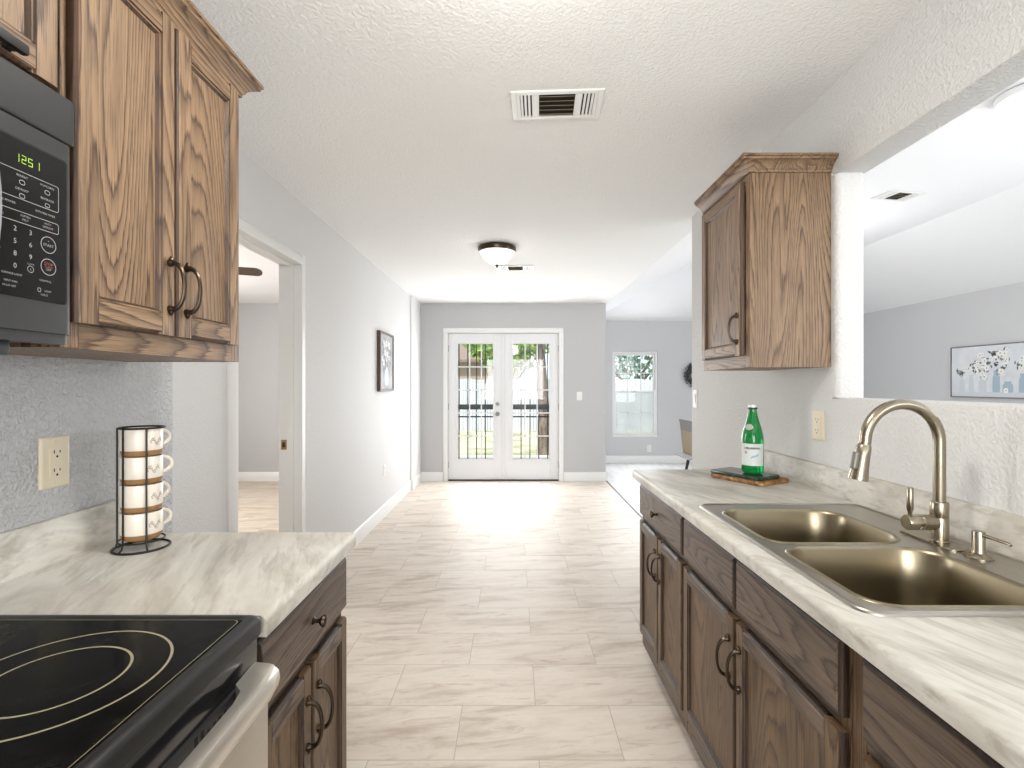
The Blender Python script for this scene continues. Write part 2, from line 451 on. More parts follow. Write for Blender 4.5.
# far wall with the glazed double doors
FX0, FX1, FZ = -0.918, 0.625, 2.045
b = BM()
box(b, -4.7, FX0, YF, YF + 0.12, 0, H); box(b, FX0, FX1, YF, YF + 0.12, FZ, H); bull(FX1, 1.261, YF, YF + 0.12, 0, H, b, 0.015, ((1, 0),))
box(b, 1.141, 1.261, YF + 0.12, YD, 0, H)
struct('wall_far', b, WALLG, 'grey end wall holding the white double doors', 'wall')
# kitchen right wall with the pass-through
PY, PZ0, PZ1 = 1.842, 1.271, 2.101
b = BM()
bull(XR, XR2, PY, PY + 0.03, PZ0, PZ1, b, 0.02, ((0, 0), (1, 0)))
bull(XR, XR2, PY + 0.03, 3.36, 0, H, b, 0.02, ((0, 1), (1, 1)))
prism(b, [(XR, 0), (XR2, 0), (XR2, PZ0 - 0.02), (XR2 - 0.02, PZ0), (XR + 0.014, PZ0), (XR + 0.004, PZ0 - 0.004), (XR, PZ0 - 0.014)], lambda p, q, a: (p, a, q), YB, PY + 0.03)
prism(b, [(XR, H), (XR2, H), (XR2, PZ1), (XR + 0.014, PZ1), (XR + 0.004, PZ1 + 0.004), (XR, PZ1 + 0.014)], lambda p, q, a: (p, a, q), YB, PY + 0.03, 1)
struct('wall_right', b, [WALLR, WALLR], 'textured wall behind the sink with a wide pass-through opening', 'wall')
# dining far wall, with window opening
WX0, WX1, WZ0, WZ1 = 1.662, 2.428, 0.44, 1.885
b = BM()
box(b, 1.141, WX0, YD, YD + 0.14, 0, 2.5); box(b, WX1, XL + 0.12, YD, YD + 0.14, 0, 2.5); box(b, WX0, WX1, YD, YD + 0.14, 0, WZ0); box(b, WX0, WX1, YD, YD + 0.14, WZ1, 2.5)
struct('wall_dining', b, WALLC, 'cool grey dining room wall with a window and a wreath', 'wall')
b = BM(); box(b, XL, XL + 0.12, YB, YD, 0, 2.5); struct('wall_living', b, WALLC, 'cool grey living room wall carrying the wide flower painting', 'wall')
b = BM(); box(b, -1.43, XL + 0.12, YB - 0.12, YB, 0, 3.0); struct('wall_back', b, WALLW, 'white wall behind the viewpoint', 'wall')
b = BM(); box(b, -4.7, -4.58, 1.5, YF, 0, H); box(b, -4.58, -1.43, 1.38, 1.5, 0, H); struct('wall_side_room', b, WALLG, 'grey walls of the room through the left doorway', 'wall')

# baseboards
BP = [(0, 0), (0.014, 0), (0.014, 0.105), (0.010, 0.118), (0.005, 0.125), (0, 0.125)]
def baseboard(name, path, label):
    b = BM(); sweep(b, path, BP); return struct(name, b, TRIM, label, 'baseboard')
baseboard('baseboard_left', [(-1.305, DY1 + 0.085), (-1.305, 6.27), (-1.280, 6.27), (-1.280, YF)], 'white baseboard along the long hall wall')
baseboard('baseboard_far_left', [(-1.266, YF), (FX0 - 0.058, YF)], 'short white baseboard left of the double doors')
baseboard('baseboard_far_right', [(FX1 + 0.058, YF), (1.261, YF), (1.261, YD)], 'white baseboard right of the double doors')
baseboard('baseboard_dining', [(1.28, YD), (XL, YD)], 'white baseboard under the dining window')
baseboard('baseboard_living', [(XL, YD - 0.015), (XL, YB)], 'white baseboard along the living room wall')
baseboard('baseboard_right', [(XR, 2.43), (XR, 3.36)][::-1], 'white baseboard at the end of the sink wall')
baseboard('baseboard_side_room', [(-4.58, YF), (-1.425, YF)], 'white baseboard seen through the left doorway')

# left doorway casing and jamb
b = BM()
CP = [(0, 0), (0.018, 0), (0.018, 0.045), (0.012, 0.055), (0.008, 0.062), (0, 0.062)]
def casing_y(y, s): prism(b, CP, lambda p, q, a: (-1.305 + p, y + s * q, a), 0, DZ + 0.062)
prism(b, [(p, q) for p, q in CP], lambda p, q, a: (-1.305 + p, DY0 - q, a), 0, DZ + 0.062)
prism(b, [(p, q) for p, q in CP], lambda p, q, a: (-1.305 + p, DY1 + q, a), 0, DZ + 0.062)
prism(b, CP, lambda p, q, a: (-1.305 + p, a, DZ + q), DY0, DY1)
box(b, -1.43, -1.304, DY0 - 0.02, DY0, 0, DZ); box(b, -1.43, -1.304, DY1, DY1 + 0.02, 0, DZ); box(b, -1.43, -1.304, DY0 - 0.02, DY1 + 0.02, DZ, DZ + 0.02)
box(b, -1.375, -1.34, DY1 - 0.011, DY1, 0, DZ - 0.011); box(b, -1.375, -1.34, DY0, DY0 + 0.011, 0, DZ - 0.011); box(b, -1.375, -1.34, DY0, DY1, DZ - 0.011, DZ)
dt = struct('trim_2', b, TRIM, 'white casing and jamb of the left doorway', 'trim')
b = BM(); box(b, -1.415, -1.382, DY1 - 0.0025, DY1 - 0.0003, 0.925, 0.985, 0.001); box(b, -1.408, -1.392, DY1 - 0.0028, DY1 - 0.002, 0.94, 0.97, mi=1)
obj('strike_plate', b, [plain('brass', srgb(170, 140, 80), 0.3, 0.9), DARKIN], dt)

# glazed double doors
b = BM()
def fcase(q0, x, s): prism(b, CP, lambda p, q, a: (x + s * q, YF - p, a), 0, FZ - 0.0085)
fcase(0, FX0 + 0.008, -1); fcase(0, FX1 - 0.008, 1)
prism(b, CP, lambda p, q, a: (a, YF - p, FZ - 0.008 + q), FX0 - 0.05, FX1 + 0.05)
box(b, FX0, FX0 + 0.014, YF, YF + 0.12, 0, FZ); box(b, FX1 - 0.014, FX1, YF, YF + 0.12, 0, FZ); box(b, FX0, FX1, YF, YF + 0.12, FZ - 0.014, FZ)
struct('trim_3', b, TRIM, 'white casing around the glazed double doors', 'trim')
b = BM(); box(b, FX0 + 0.014, FX1 - 0.014, YF, YF + 0.12, 0.0005, 0.014, 0.002); struct('trim_4', b, plain('dark_threshold', srgb(70, 66, 62), 0.5, 0.4), 'dark metal threshold under the double doors', 'trim')

def french(name, x0, x1, gx0, gx1, label, knob):
    y0, y1 = YF + 0.02, YF + 0.062; z0, z1 = 0.02, FZ - 0.017; gz0, gz1 = 0.297, 1.885
    b = BM()
    box(b, x0, gx0 - 0.012, y0, y1, z0, z1, 0.002); box(b, gx1 + 0.012, x1, y0, y1, z0, z1, 0.002)
    box(b, gx0 - 0.012, gx1 + 0.012, y0, y1, z0, gz0 - 0.012); box(b, gx0 - 0.012, gx1 + 0.012, y0, y1, gz1 + 0.012, z1)
    d = struct(name, b, DOORW, label, 'door')
    b = BM()   # raised glazing frame
    for s in (-1, 1):
        yy0, yy1 = (y0 - 0.008, y0 + 0.012) if s < 0 else (y1 - 0.012, y1 + 0.008)
        box(b, gx0 - 0.03, gx0, yy0, yy1, gz0 - 0.03, gz1 + 0.03, 0.004); box(b, gx1, gx1 + 0.03, yy0, yy1, gz0 - 0.03, gz1 + 0.03, 0.004)
        box(b, gx0, gx1, yy0, yy1, gz0 - 0.03, gz0, 0.004); box(b, gx0, gx1, yy0, yy1, gz1, gz1 + 0.03, 0.004)
    obj('glazing_frame', b, DOORW, d)
    b = BM(); box(b, gx0, gx1, y0 + 0.019, y0 + 0.023, gz0, gz1); obj('glass', b, PANE, d)
    b = BM()
    for k in (1, 2): x = gx0 + (gx1 - gx0) * k / 3; box(b, x - 0.008, x + 0.008, y0 + 0.008, y0 + 0.018, gz0, gz1, 0.002)
    for k in range(1, 5): z = gz0 + (gz1 - gz0) * k / 5; box(b, gx0, gx1, y0 + 0.008, y0 + 0.018, z - 0.008, z + 0.008, 0.002)
    obj('muntin_grid', b, DOORW, d)
    for z in (0.22, 1.02, 1.82):
        b = BM(); xx = x0 - 0.003 if knob else x1 + 0.003
        tube(b, [(xx, y0 - 0.004, z - 0.045), (xx, y0 - 0.004, z + 0.045)], 0.006, 8); obj('hinge', b, SATIN, d)
    if knob:
        for z, rr, nm in ((1.057, 0.026, 'deadbolt'), (0.92, 0.028, 'door_knob')):
            b = BM(); prof = [(0, -0.012), (rr, -0.012), (rr, -0.004), (rr * 0.9, 0)] if nm == 'deadbolt' else [(0, -0.055), (0.016, -0.054), (0.026, -0.046), (0.027, -0.036), (0.018, -0.026), (0.011, -0.02), (0.011, -0.008), (0.030, -0.006), (0.030, 0)]
            lathe(b, prof, (-0.226, y0, z), 24, axis='Y'); obj(nm, b, SATIN, d)
    return d
french('door_1', -0.902, -0.150, -0.772, -0.288, 'left leaf of the glazed double doors, with deadbolt and knob', True)
french('door_2', -0.146, 0.609, -0.014, 0.486, 'right leaf of the glazed double doors, without knobs', False)
b = BM(); box(b, -0.165, -0.132, YF + 0.008, YF + 0.019, 0.022, FZ - 0.02, 0.003); 
struct('trim_5', b, DOORW, 'white cover strip between the two glazed door leaves', 'trim')

# dining window
b = BM()
yw = YD + 0.018
for x0, x1, z0, z1 in ((WX0, WX0 + 0.035, WZ0, WZ1), (WX1 - 0.035, WX1, WZ0, WZ1), (WX0 + 0.035, WX1 - 0.035, WZ0, WZ0 + 0.03), (WX0 + 0.035, WX1 - 0.035, WZ1 - 0.03, WZ1)):
    box(b, x0, x1, yw, yw + 0.07, z0, z1, 0.003)
win = struct('window_1', b, TRIM, 'white double-hung dining room window over the baseboard', 'window')
zm = 1.195
def sash(name, z0, z1, y, grid, mat):
    b = BM(); x0, x1 = WX0 + 0.035, WX1 - 0.035
    box(b, x0, x0 + 0.03, y, y + 0.03, z0, z1, 0.002); box(b, x1 - 0.03, x1, y, y + 0.03, z0, z1, 0.002)
    box(b, x0 + 0.03, x1 - 0.03, y, y + 0.03, z0, z0 + 0.035, 0.002); box(b, x0 + 0.03, x1 - 0.03, y, y + 0.03, z1 - 0.035, z1, 0.002)
    o = obj(name, b, TRIM, win)
    b = BM(); box(b, x0 + 0.03, x1 - 0.03, y + 0.013, y + 0.017, z0 + 0.035, z1 - 0.035); obj('pane', b, mat, o)
    b = BM()
    for k in (1, 2): x = x0 + (x1 - x0) * k / 3; box(b, x - grid, x + grid, y + 0.006, y + 0.012, z0 + 0.035, z1 - 0.035)
    z = (z0 + z1) / 2; box(b, x0 + 0.03, x1 - 0.03, y + 0.006, y + 0.012, z - grid, z + grid)
    obj('muntin_grid', b, TRIM, o)
sash('upper_sash', zm - 0.01, WZ1 - 0.03, yw + 0.036, 0.008, PANE)
sash('lower_sash', WZ0 + 0.03, zm + 0.03, yw + 0.004, 0.005, PANE)
b = BM(); box(b, WX0 + 0.036, WX1 - 0.036, yw + 0.072, yw + 0.074, WZ0 + 0.03, zm); obj('insect_screen', b, SCREEN, win)
b = BM(); box(b, WX0 + 0.001, WX1 - 0.001, YD - 0.012, YD + 0.0175, WZ0 + 0.0005, WZ0 + 0.02, 0.003); obj('window_sill', b, TRIM, win)

# ------------------------------------------------------------------ cabinet parts
DP = [(0, 0), (0, 0.011), (0.002, 0.014), (0.006, 0.016), (0.008, 0.019), (0.043, 0.019), (0.045, 0.0155), (0.048, 0.0155), (0.055, 0.008), (0.055, 0)]
def cab_door(parent, x, s, y0, y1, z0, z1, mz, my, me=None):
    """Framed door on the plane X = x facing s (+1 / -1) with a recessed flat panel."""
    b = BM()
    fx = lambda w: x + s * w
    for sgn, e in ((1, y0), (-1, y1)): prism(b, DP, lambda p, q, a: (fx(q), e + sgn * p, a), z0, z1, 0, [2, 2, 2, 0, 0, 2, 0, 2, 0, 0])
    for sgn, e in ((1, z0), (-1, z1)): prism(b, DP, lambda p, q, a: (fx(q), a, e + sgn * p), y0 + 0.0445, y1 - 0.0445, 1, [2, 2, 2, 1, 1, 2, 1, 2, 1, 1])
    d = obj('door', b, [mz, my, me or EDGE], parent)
    b = BM(); xs = sorted((fx(0.003), fx(0.0095))); box(b, xs[0], xs[1], y0 + 0.05, y1 - 0.05, z0 + 0.05, z1 - 0.05)
    obj('panel', b, mz, d)
    return d
def drawer_front(parent, x, s, y0, y1, z0, z1, my, name='drawer'):
    b = BM()
    xs = sorted((x, x + s * 0.019)); 
    prof = [(0, 0), (0, 0.011), (0.003, 0.0145), (0.007, 0.0165), (0.009, 0.019)]
    # bevelled slab: nested rectangular loops
    loops = []
    for inset, w in prof:
        loops.append([b.verts.new((x + s * w, y, z)) for y, z in ((y0 + inset, z0 + inset), (y1 - inset, z0 + inset), (y1 - inset, z1 - inset), (y0 + inset, z1 - inset))])
    for j, (A, B) in enumerate(zip(loops, loops[1:])):
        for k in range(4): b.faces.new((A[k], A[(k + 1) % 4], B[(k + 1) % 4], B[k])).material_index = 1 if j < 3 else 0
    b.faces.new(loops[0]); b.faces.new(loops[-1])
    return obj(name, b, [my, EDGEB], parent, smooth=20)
def pull(parent, x, s, y, z, L=0.098, horizontal=False):
    """Arched bar pull with flared feet, standing on X = x."""
    b = BM(); pts, rr = [], []
    n = 16
    for i in range(n + 1):
        t = i / n; a = PI * t; along = -math.cos(a) * L / 2; out = 0.007 + 0.026 * math.sin(a) ** 0.8
        pts.append((x + s * out, y + (along if horizontal else 0), z + (0 if horizontal else along)))
        e = abs(2 * t - 1); rr.append(0.0042 + 0.0022 * e ** 3)
    tube(b, pts, rr, 10)
    for sg in (-1, 1):
        c = sg * L / 2
        p0 = Vector((x + s * 0.0003, y + (c if horizontal else 0), z + (0 if horizontal else c)))
        o = Vector((s, 0, 0)); t2 = Vector((0, sg, 0)) if horizontal else Vector((0, 0, sg))
        tube(b, [p0, p0 + o * 0.004, p0 + o * 0.009], [0.0078, 0.0078, 0.0062], 12)
        tube(b, [p0 + o * 0.003 - t2 * 0.002, p0 + o * 0.0045 + t2 * 0.009, p0 + o * 0.004 + t2 * 0.014], [0.0055, 0.005, 0.0022], 10)
    return obj('handle', b, BRONZE, parent)
def knob(parent, x, s, y, z):
    b = BM(); lathe(b, [(0.0085, 0.0003), (0.0085, 0.002 * 1), (0.0045, 0.006), (0.0045, 0.014), (0.011, 0.019), (0.0145, 0.024), (0.013, 0.029), (0.006, 0.031), (0, 0.031)], (x, y, z), 20, axis='X')
    if s < 0:
        for v in b.verts: v.co.x = 2 * x - v.co.x
    return obj('knob', b, BRONZE, parent)

def base_cabinet(name, label, xf, s, xw, y0, y1, fronts, doors, end_panel, group='base cabinets'):
    """xf: face frame front plane; xw: the wall; fronts/doors: (y0, y1, hardware)."""
    t = thing(name, label, 'cabinet', ((xf + xw) / 2, (y0 + y1) / 2, 0), 0, group)
    b = BM(); xs = sorted((xf - s * 0.020, xw)); 
    zt = 0.8755
    box(b, *sorted((xf - s * 0.02, xw + s * 0.002)), y0 + 0.001, y0 + 0.017, 0.10, zt); box(b, *sorted((xf - s * 0.02, xw + s * 0.002)), y1 - 0.017, y1 - 0.001, 0.10, zt)
    box(b, *sorted((xf - s * 0.02, xw + s * 0.002)), y0 + 0.017, y1 - 0.017, 0.10, 0.118); box(b, *sorted((xw + s * 0.002, xw + s * 0.010)), y0 + 0.017, y1 - 0.017, 0.118, zt)
    box(b, *sorted((xf - s * 0.085, xw + s * 0.01)), y0 + 0.001, y1 - 0.001, 0.0, 0.10)
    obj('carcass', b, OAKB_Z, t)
    b = BM(); X = sorted((xf, xf - s * 0.0195))
    for a0, a1 in ((y0 + 0.0005, y0 + 0.038), (y1 - 0.038, y1 - 0.0005)): box(b, *X, a0, a1, 0.10, zt, 0.0008, 1)
    for a0, a1 in ((0.10, 0.150), (0.69, 0.722), (0.845, zt)): box(b, *X, y0 + 0.038, y1 - 0.038, a0, a1, 0.0, 1, 1)
    ym = [(d[1], e[0]) for d, e in zip(doors, doors[1:])]
    if len(fronts) > 1 or True:
        for a, c in ym: m = (a + c) / 2; box(b, *X, m - 0.02, m + 0.02, 0.15, 0.69)
    if len(fronts) > 1:
        m = (fronts[0][1] + fronts[1][0]) / 2; box(b, *X, m - 0.02, m + 0.02, 0.722, 0.845)
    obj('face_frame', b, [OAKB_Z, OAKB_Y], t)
    for f in fronts:
        d = drawer_front(t, xf + s * 0.0006, s, f[0], f[1], 0.716, 0.856, OAKB_Y)
        if f[2]: knob(d, xf + s * 0.0196, s, (f[0] + f[1]) / 2, 0.787)
    for d0 in doors:
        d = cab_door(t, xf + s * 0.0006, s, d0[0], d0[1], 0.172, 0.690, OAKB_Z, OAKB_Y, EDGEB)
        yy = d0[0] + 0.028 if d0[2] < 0 else d0[1] - 0.028
        pull(d, xf + s * 0.0196, s, yy, 0.575)
    return t

# right run: faces -X
XFR = 0.607
base_cabinet('base_cabinet', 'farthest base cabinet of the sink counter, one knobbed drawer over two narrow doors', XFR, -1, XR, 1.750, 2.362, [(1.757, 2.343, True)], [(1.757, 2.046, 1), (2.052, 2.343, -1)], True)
base_cabinet('base_cabinet', 'oak cabinet under the double sink, two plain false drawer fronts over two doors', XFR, -1, XR, 0.898, 1.749, [(0.904, 1.330, False), (1.340, 1.740, False)], [(0.904, 1.330, 1), (1.340, 1.740, -1)], True)
base_cabinet('base_cabinet', 'nearest base cabinet of the sink counter, cut by the bottom right corner', XFR, -1, XR, 0.262, 0.897, [(0.290, 0.850, True)], [(0.290, 0.567, 1), (0.573, 0.850, -1)], True)
# left run: faces +X
base_cabinet('base_cabinet', 'oak base cabinet between the black range and the hall, knobbed drawer over two doors', -0.472, 1, -1.065, 0.885, 1.366, [(0.893, 1.358, True)], [(0.893, 1.122, 1), (1.128, 1.358, -1)], True)

CROWN = [(0.0, 2.080), (0.006, 2.080), (0.008, 2.090), (0.014, 2.094), (0.018, 2.104), (0.030, 2.114), (0.044, 2.122), (0.050, 2.124), (0.052, 2.132), (0.058, 2.134), (0.058, 2.144), (0.0, 2.144)]
CROWN = [(o * 0.78, 2.080 + (z - 2.080) * 0.85) for o, z in CROWN]
def wall_cabinet(name, label, xf, s, xw, y0, y1, z0, z1, doors, crown_path=None, dz0=None, dz1=None, cz=0.0, side_mat=None):
    t = thing(name, label, 'cabinet', ((xf + xw) / 2, (y0 + y1) / 2, z0), 0, 'wall cabinets')
    b = BM(); X = sorted((xf - s * 0.0195, xw + s * 0.0015)); W2 = 0.012
    box(b, *X, y0, y0 + W2, z0, z1); box(b, *X, y1 - W2, y1, z0, z1); box(b, *X, y0 + W2, y1 - W2, z0 + 0.001, z0 + 0.015); box(b, *X, y0 + W2, y1 - W2, z1 - 0.02, z1)
    box(b, *sorted((xw + s * 0.0015, xw + s * 0.008)), y0 + W2, y1 - W2, z0 + 0.03, z1 - 0.02)
    obj('carcass', b, OAK_Z, t)
    b = BM(); X = sorted((xf, xf - s * 0.019))
    box(b, *X, y0, y0 + 0.035, z0, z1, 0.001, 1); box(b, *X, y1 - 0.035, y1, z0, z1, 0.001, 1)
    box(b, *X, y0 + 0.035, y1 - 0.035, z0, z0 + 0.05, 0, 1, 1); box(b, *X, y0 + 0.035, y1 - 0.035, z1 - 0.07, z1, 0, 1, 1)
    if len(doors) > 1: m = (doors[0][1] + doors[1][0]) / 2; box(b, *X, m - 0.02, m + 0.02, z0 + 0.05, z1 - 0.07)
    obj('face_frame', b, [OAK_Z, OAK_Y], t)
    for d0 in doors:
        d = cab_door(t, xf + s * 0.0006, s, d0[0], d0[1], dz0, dz1, OAK_Z, OAK_Y)
        if d0[2] == 0:
            b = BM(); xp = xf + s * 0.0196; yp = d0[1] - 0.136
            box(b, *sorted((xp + s * 0.012, xp + s * 0.024)), yp - 0.058, yp + 0.058, dz0 + 0.004, dz0 + 0.019, 0.003)
            for e in (-0.045, 0.045): box(b, *sorted((xp + s * 0.0003, xp + s * 0.013)), yp + e - 0.006, yp + e + 0.006, dz0 + 0.006, dz0 + 0.017, 0.001)
            obj('handle', b, BLACKP, d)
        else: pull(d, xf + s * 0.0196, s, d0[0] + 0.024 if d0[2] < 0 else d0[1] - 0.024, dz0 + 0.105)
    if crown_path:
        b = BM(); sweep(b, crown_path, [(o, z + cz) for o, z in CROWN]); obj('crown_moulding', b, OAK_Y, t)
    return t
XUL = -0.755
wall_cabinet('wall_cabinet', 'tall two-door oak wall cabinet beside the microwave over the left counter', XUL, 1, -1.065, 0.832, 1.372, 1.381, 2.13, [(0.842, 1.0905, 1), (1.0965, 1.340, -1)],
             [(XUL + 0.0005, 0.8325), (XUL + 0.0005, 1.3725), (-1.0635, 1.3725)], 1.424, 2.100, 0.028)
wall_cabinet('wall_cabinet', 'short oak wall cabinet above the microwave, with a horizontal pull', XUL, 1, -1.065, 0.07, 0.8165, 1.7895, 2.13, [(0.082, 0.8135, 0)],
             [(XUL + 0.0005, 0.07), (XUL + 0.0005, 0.8165)], 1.797, 2.100, 0.028)
XUR = 0.885
wall_cabinet('wall_cabinet', 'single-door oak wall cabinet on the sink wall beside the pass-through', XUR, -1, XR, 1.875, 2.33, 1.385, 2.13, [(1.915, 2.312, -1)],
             [(XUR - 0.0005, 2.3305), (XUR - 0.0005, 1.8745), (XR - 0.0015, 1.8745)], 1.431, 2.098, 0.034)

# ------------------------------------------------------------------ countertops
ZC = 0.914
def edge_profile(x_front, s, x_back):
    """cross-section (x, z) of the rounded front strip."""
    p = [(x_back, 0.876), (x_front, 0.876)]
    for k in range(7):
        a = R(15 * k); r = 0.014
        p.append((x_front + s * (r - r * math.cos(a)), ZC - r + r * math.sin(a)))
    p.append((x_back, ZC)); return p
SX0, SX1, SY0, SY1 = 0.612, 1.150, 0.872, 1.680     # sink outline
xf = 0.567
t = thing('countertop', 'long pale stone-look countertop holding the double sink', 'countertop', (0.88, 1.3, 0.876))
b = BM()
prism(b, edge_profile(xf, 1, SX0 + 0.012), lambda p, q, a: (p, a, q), 0.262, 2.393)
box(b, SX0 + 0.012, XR - 0.001, SY1 - 0.012, 2.393, 0.876, ZC); box(b, SX0 + 0.012, XR - 0.001, 0.262, SY0 + 0.012, 0.876, ZC); box(b, SX1 - 0.012, XR - 0.001, SY0 + 0.012, SY1 - 0.012, 0.876, ZC)
obj('slab', b, COUNTER, t)
b = BM(); prism(b, [(XR - 0.001, ZC + 0.0002), (XR - 0.021, ZC + 0.0002), (XR - 0.021, ZC + 0.088), (XR - 0.014, ZC + 0.098), (XR - 0.001, ZC + 0.098)], lambda p, q, a: (p, a, q), 0.262, 2.372)
obj('backsplash', b, COUNTER, t)
t = thing('countertop', 'short pale stone-look countertop beside the range, under the mug rack', 'countertop', (-0.75, 1.1, 0.876))
b = BM(); prism(b, edge_profile(-0.434, -1, -1.064), lambda p, q, a: (p, a, q), 0.876, 1.372); obj('slab', b, COUNTER, t)
b = BM(); prism(b, [(-1.064, ZC + 0.0002), (-1.044, ZC + 0.0002), (-1.044, ZC + 0.088), (-1.051, ZC + 0.098), (-1.064, ZC + 0.098)], lambda p, q, a: (p, a, q), 0.876, 1.360)
obj('backsplash', b, COUNTER, t)

# ------------------------------------------------------------------ sink
def rrect(x0, x1, y0, y1, r, n=8):
    if not isinstance(r, (list, tuple)): r = [r] * 4
    out = []
    for (cx, cy, a0), rr in zip(((x1, y1, 0), (x0, y1, 90), (x0, y0, 180), (x1, y0, 270)), r):
        ox = cx - rr if a0 in (0, 270) else cx + rr; oy = cy - rr if a0 in (0, 90) else cy + rr
        for k in range(n + 1): a = R(a0 + 90 * k / n); out.append((ox + rr * math.cos(a), oy + rr * math.sin(a)))
    return out
def loft(b, loops, mi=0, cap_last=False):
    L = [[b.verts.new(p) for p in lp] for lp in loops]; n = len(L[0])
    for A, B in zip(L, L[1:]):
        for k in range(n): b.faces.new((A[k], A[(k + 1) % n], B[(k + 1) % n], B[k])).material_index = mi
    if cap_last: b.faces.new(L[-1]).material_index = mi
    return L
sink = thing('double_sink', 'stainless steel double-bowl sink set into the pale counter', 'sink', (0.88, 1.276, ZC))
BX0, BX1 = 0.652, 1.008
bowls = [(1.262, 1.592), (0.902, 1.228)]
RAD = [0.085, 0.06, 0.06, 0.085]
b = BM()
zt = ZC + 0.0075
outer = rrect(SX0 + 0.012, SX1 - 0.012, SY0 + 0.012, SY1 - 0.012, 0.03)
inner = [rrect(BX0 - 0.008, BX1 + 0.008, y0 - 0.008, y1 + 0.008, [r + 0.008 for r in RAD]) for y0, y1 in bowls]
edges = []
for lp in [outer] + inner:
    vs = [b.verts.new((x, y, zt - 0.003)) for x, y in lp]
    for k in range(len(vs)): edges.append(b.edges.new((vs[k], vs[(k + 1) % len(vs)])))
bmesh.ops.triangle_fill(b, use_beauty=True, edges=edges)
# rolled outer rim
def grow(d, z, r): return [(x, y, z) for x, y in rrect(SX0 + 0.012 - d, SX1 - 0.012 + d, SY0 + 0.012 - d, SY1 - 0.012 + d, 0.03 + d)]
loft(b, [grow(0, zt - 0.003, 0), grow(0.003, zt - 0.0005, 0), grow(0.006, zt, 0), grow(0.010, zt - 0.001, 0), grow(0.013, zt - 0.004, 0), grow(0.014, ZC + 0.0004, 0)])
obj('deck', b, SINK, sink)
for (y0, y1) in bowls:
    b = BM()
    def lp(d, z): return [(x, y, z) for x, y in rrect(BX0 + d, BX1 - d, y0 + d, y1 - d, [max(r - d * 0.6, 0.02) for r in RAD])]
    loft(b, [lp(-0.0085, zt - 0.003), lp(-0.006, zt - 0.0005), lp(-0.003, zt + 0.0005), lp(0.0, zt - 0.002), lp(0.003, zt - 0.008), lp(0.010, ZC - 0.08), lp(0.016, ZC - 0.15), lp(0.024, ZC - 0.178), lp(0.040, ZC - 0.192), lp(0.06, ZC - 0.196)], cap_last=True)
    bo = obj('bowl', b, SINKW, sink, smooth=50)
    b = BM(); lathe(b, [(0.045, 0.004), (0.043, 0.006), (0.036, 0.004), (0.034, 0.001), (0.0, 0.001)], ((BX0 + BX1) / 2 + 0.02, (y0 + y1) / 2, ZC - 0.196), 24); obj('drain', b, SINK, bo)

# ------------------------------------------------------------------ faucet
FXc, FYc = 1.0735, 1.262
zd = zt - 0.003
fa = thing('faucet', 'brushed nickel gooseneck pull-down faucet standing behind the double sink', 'faucet', (FXc, FYc, zd))
b = BM()
loft(b, [[(x, y, z) for x, y in rrect(1.040 + d, 1.108 - d, 1.196 + d, 1.372 - d, 0.033 - d)] for d, z in ((0, zd + 0.0004), (0, zd + 0.003), (0.004, zd + 0.006))], cap_last=True)
obj('deck_plate', b, NICKEL, fa)
b = BM(); lathe(b, [(0.021, 0.0062), (0.021, 0.008), (0.0195, 0.010), (0.0195, 0.066), (0.0193, 0.0665), (0.0195, 0.067), (0.0195, 0.103), (0.018, 0.106), (0.0, 0.106)], (FXc, FYc, zd), 32); obj('body', b, NICKEL, fa)
b = BM(); pts = [(FXc, FYc, zd + 0.1062), (FXc, FYc, 1.10), (FXc, FYc, 1.15)]
RA = 0.0935; zc = 1.176
for k in range(0, 25): a = PI * k / 24; pts.append((FXc - RA + RA * math.cos(a), FYc, zc + RA * math.sin(a)))
pts.append((FXc - 2 * RA - 0.002, FYc, zc - 0.008))
tube(b, pts, 0.0135, 20); obj('spout', b, NICKEL, fa)
b = BM(); p0 = Vector((FXc - 2 * RA - 0.002, FYc, zc - 0.0083)); d = Vector((-0.20, -0.02, -1)).normalized()
tube(b, [p0, p0 + d * 0.004, p0 + d * 0.006, p0 + d * 0.03, p0 + d * 0.06, p0 + d * 0.085, p0 + d * 0.090, p0 + d * 0.091, p0 + d * 0.088], [0.0150, 0.0155, 0.0165, 0.0172, 0.0190, 0.0222, 0.0222, 0.0195, 0.016], 24)
hd = obj('spray_head', b, NICKEL, fa)
b = BM(); q = p0 + d * 0.040 + Vector((-0.0195, -0.004, 0)); tube(b, [q - d * 0.022, q - d * 0.019, q + d * 0.019, q + d * 0.022], [0.006, 0.0085, 0.0085, 0.006], 12); obj('spray_button', b, plain('grey_button', srgb(120, 118, 112), 0.4, 0.4), hd)
b = BM(); lathe(b, [(0.0185, -0.012), (0.0190, -0.048), (0.0182, -0.049), (0.0190, -0.050), (0.0190, -0.082), (0.017, -0.085), (0, -0.085)], (FXc, FYc, 0.972), 28, axis='X'); hh = obj('valve', b, NICKEL, fa)
b = BM(); lx = FXc - 0.074; tube(b, [(lx, FYc, 0.990), (lx, FYc, 0.998), (lx, FYc, 1.006), (lx, FYc, 1.058), (lx, FYc, 1.060)], [0.0045, 0.005, 0.0075, 0.0072, 0.006], 14); obj('lever', b, NICKEL, hh)

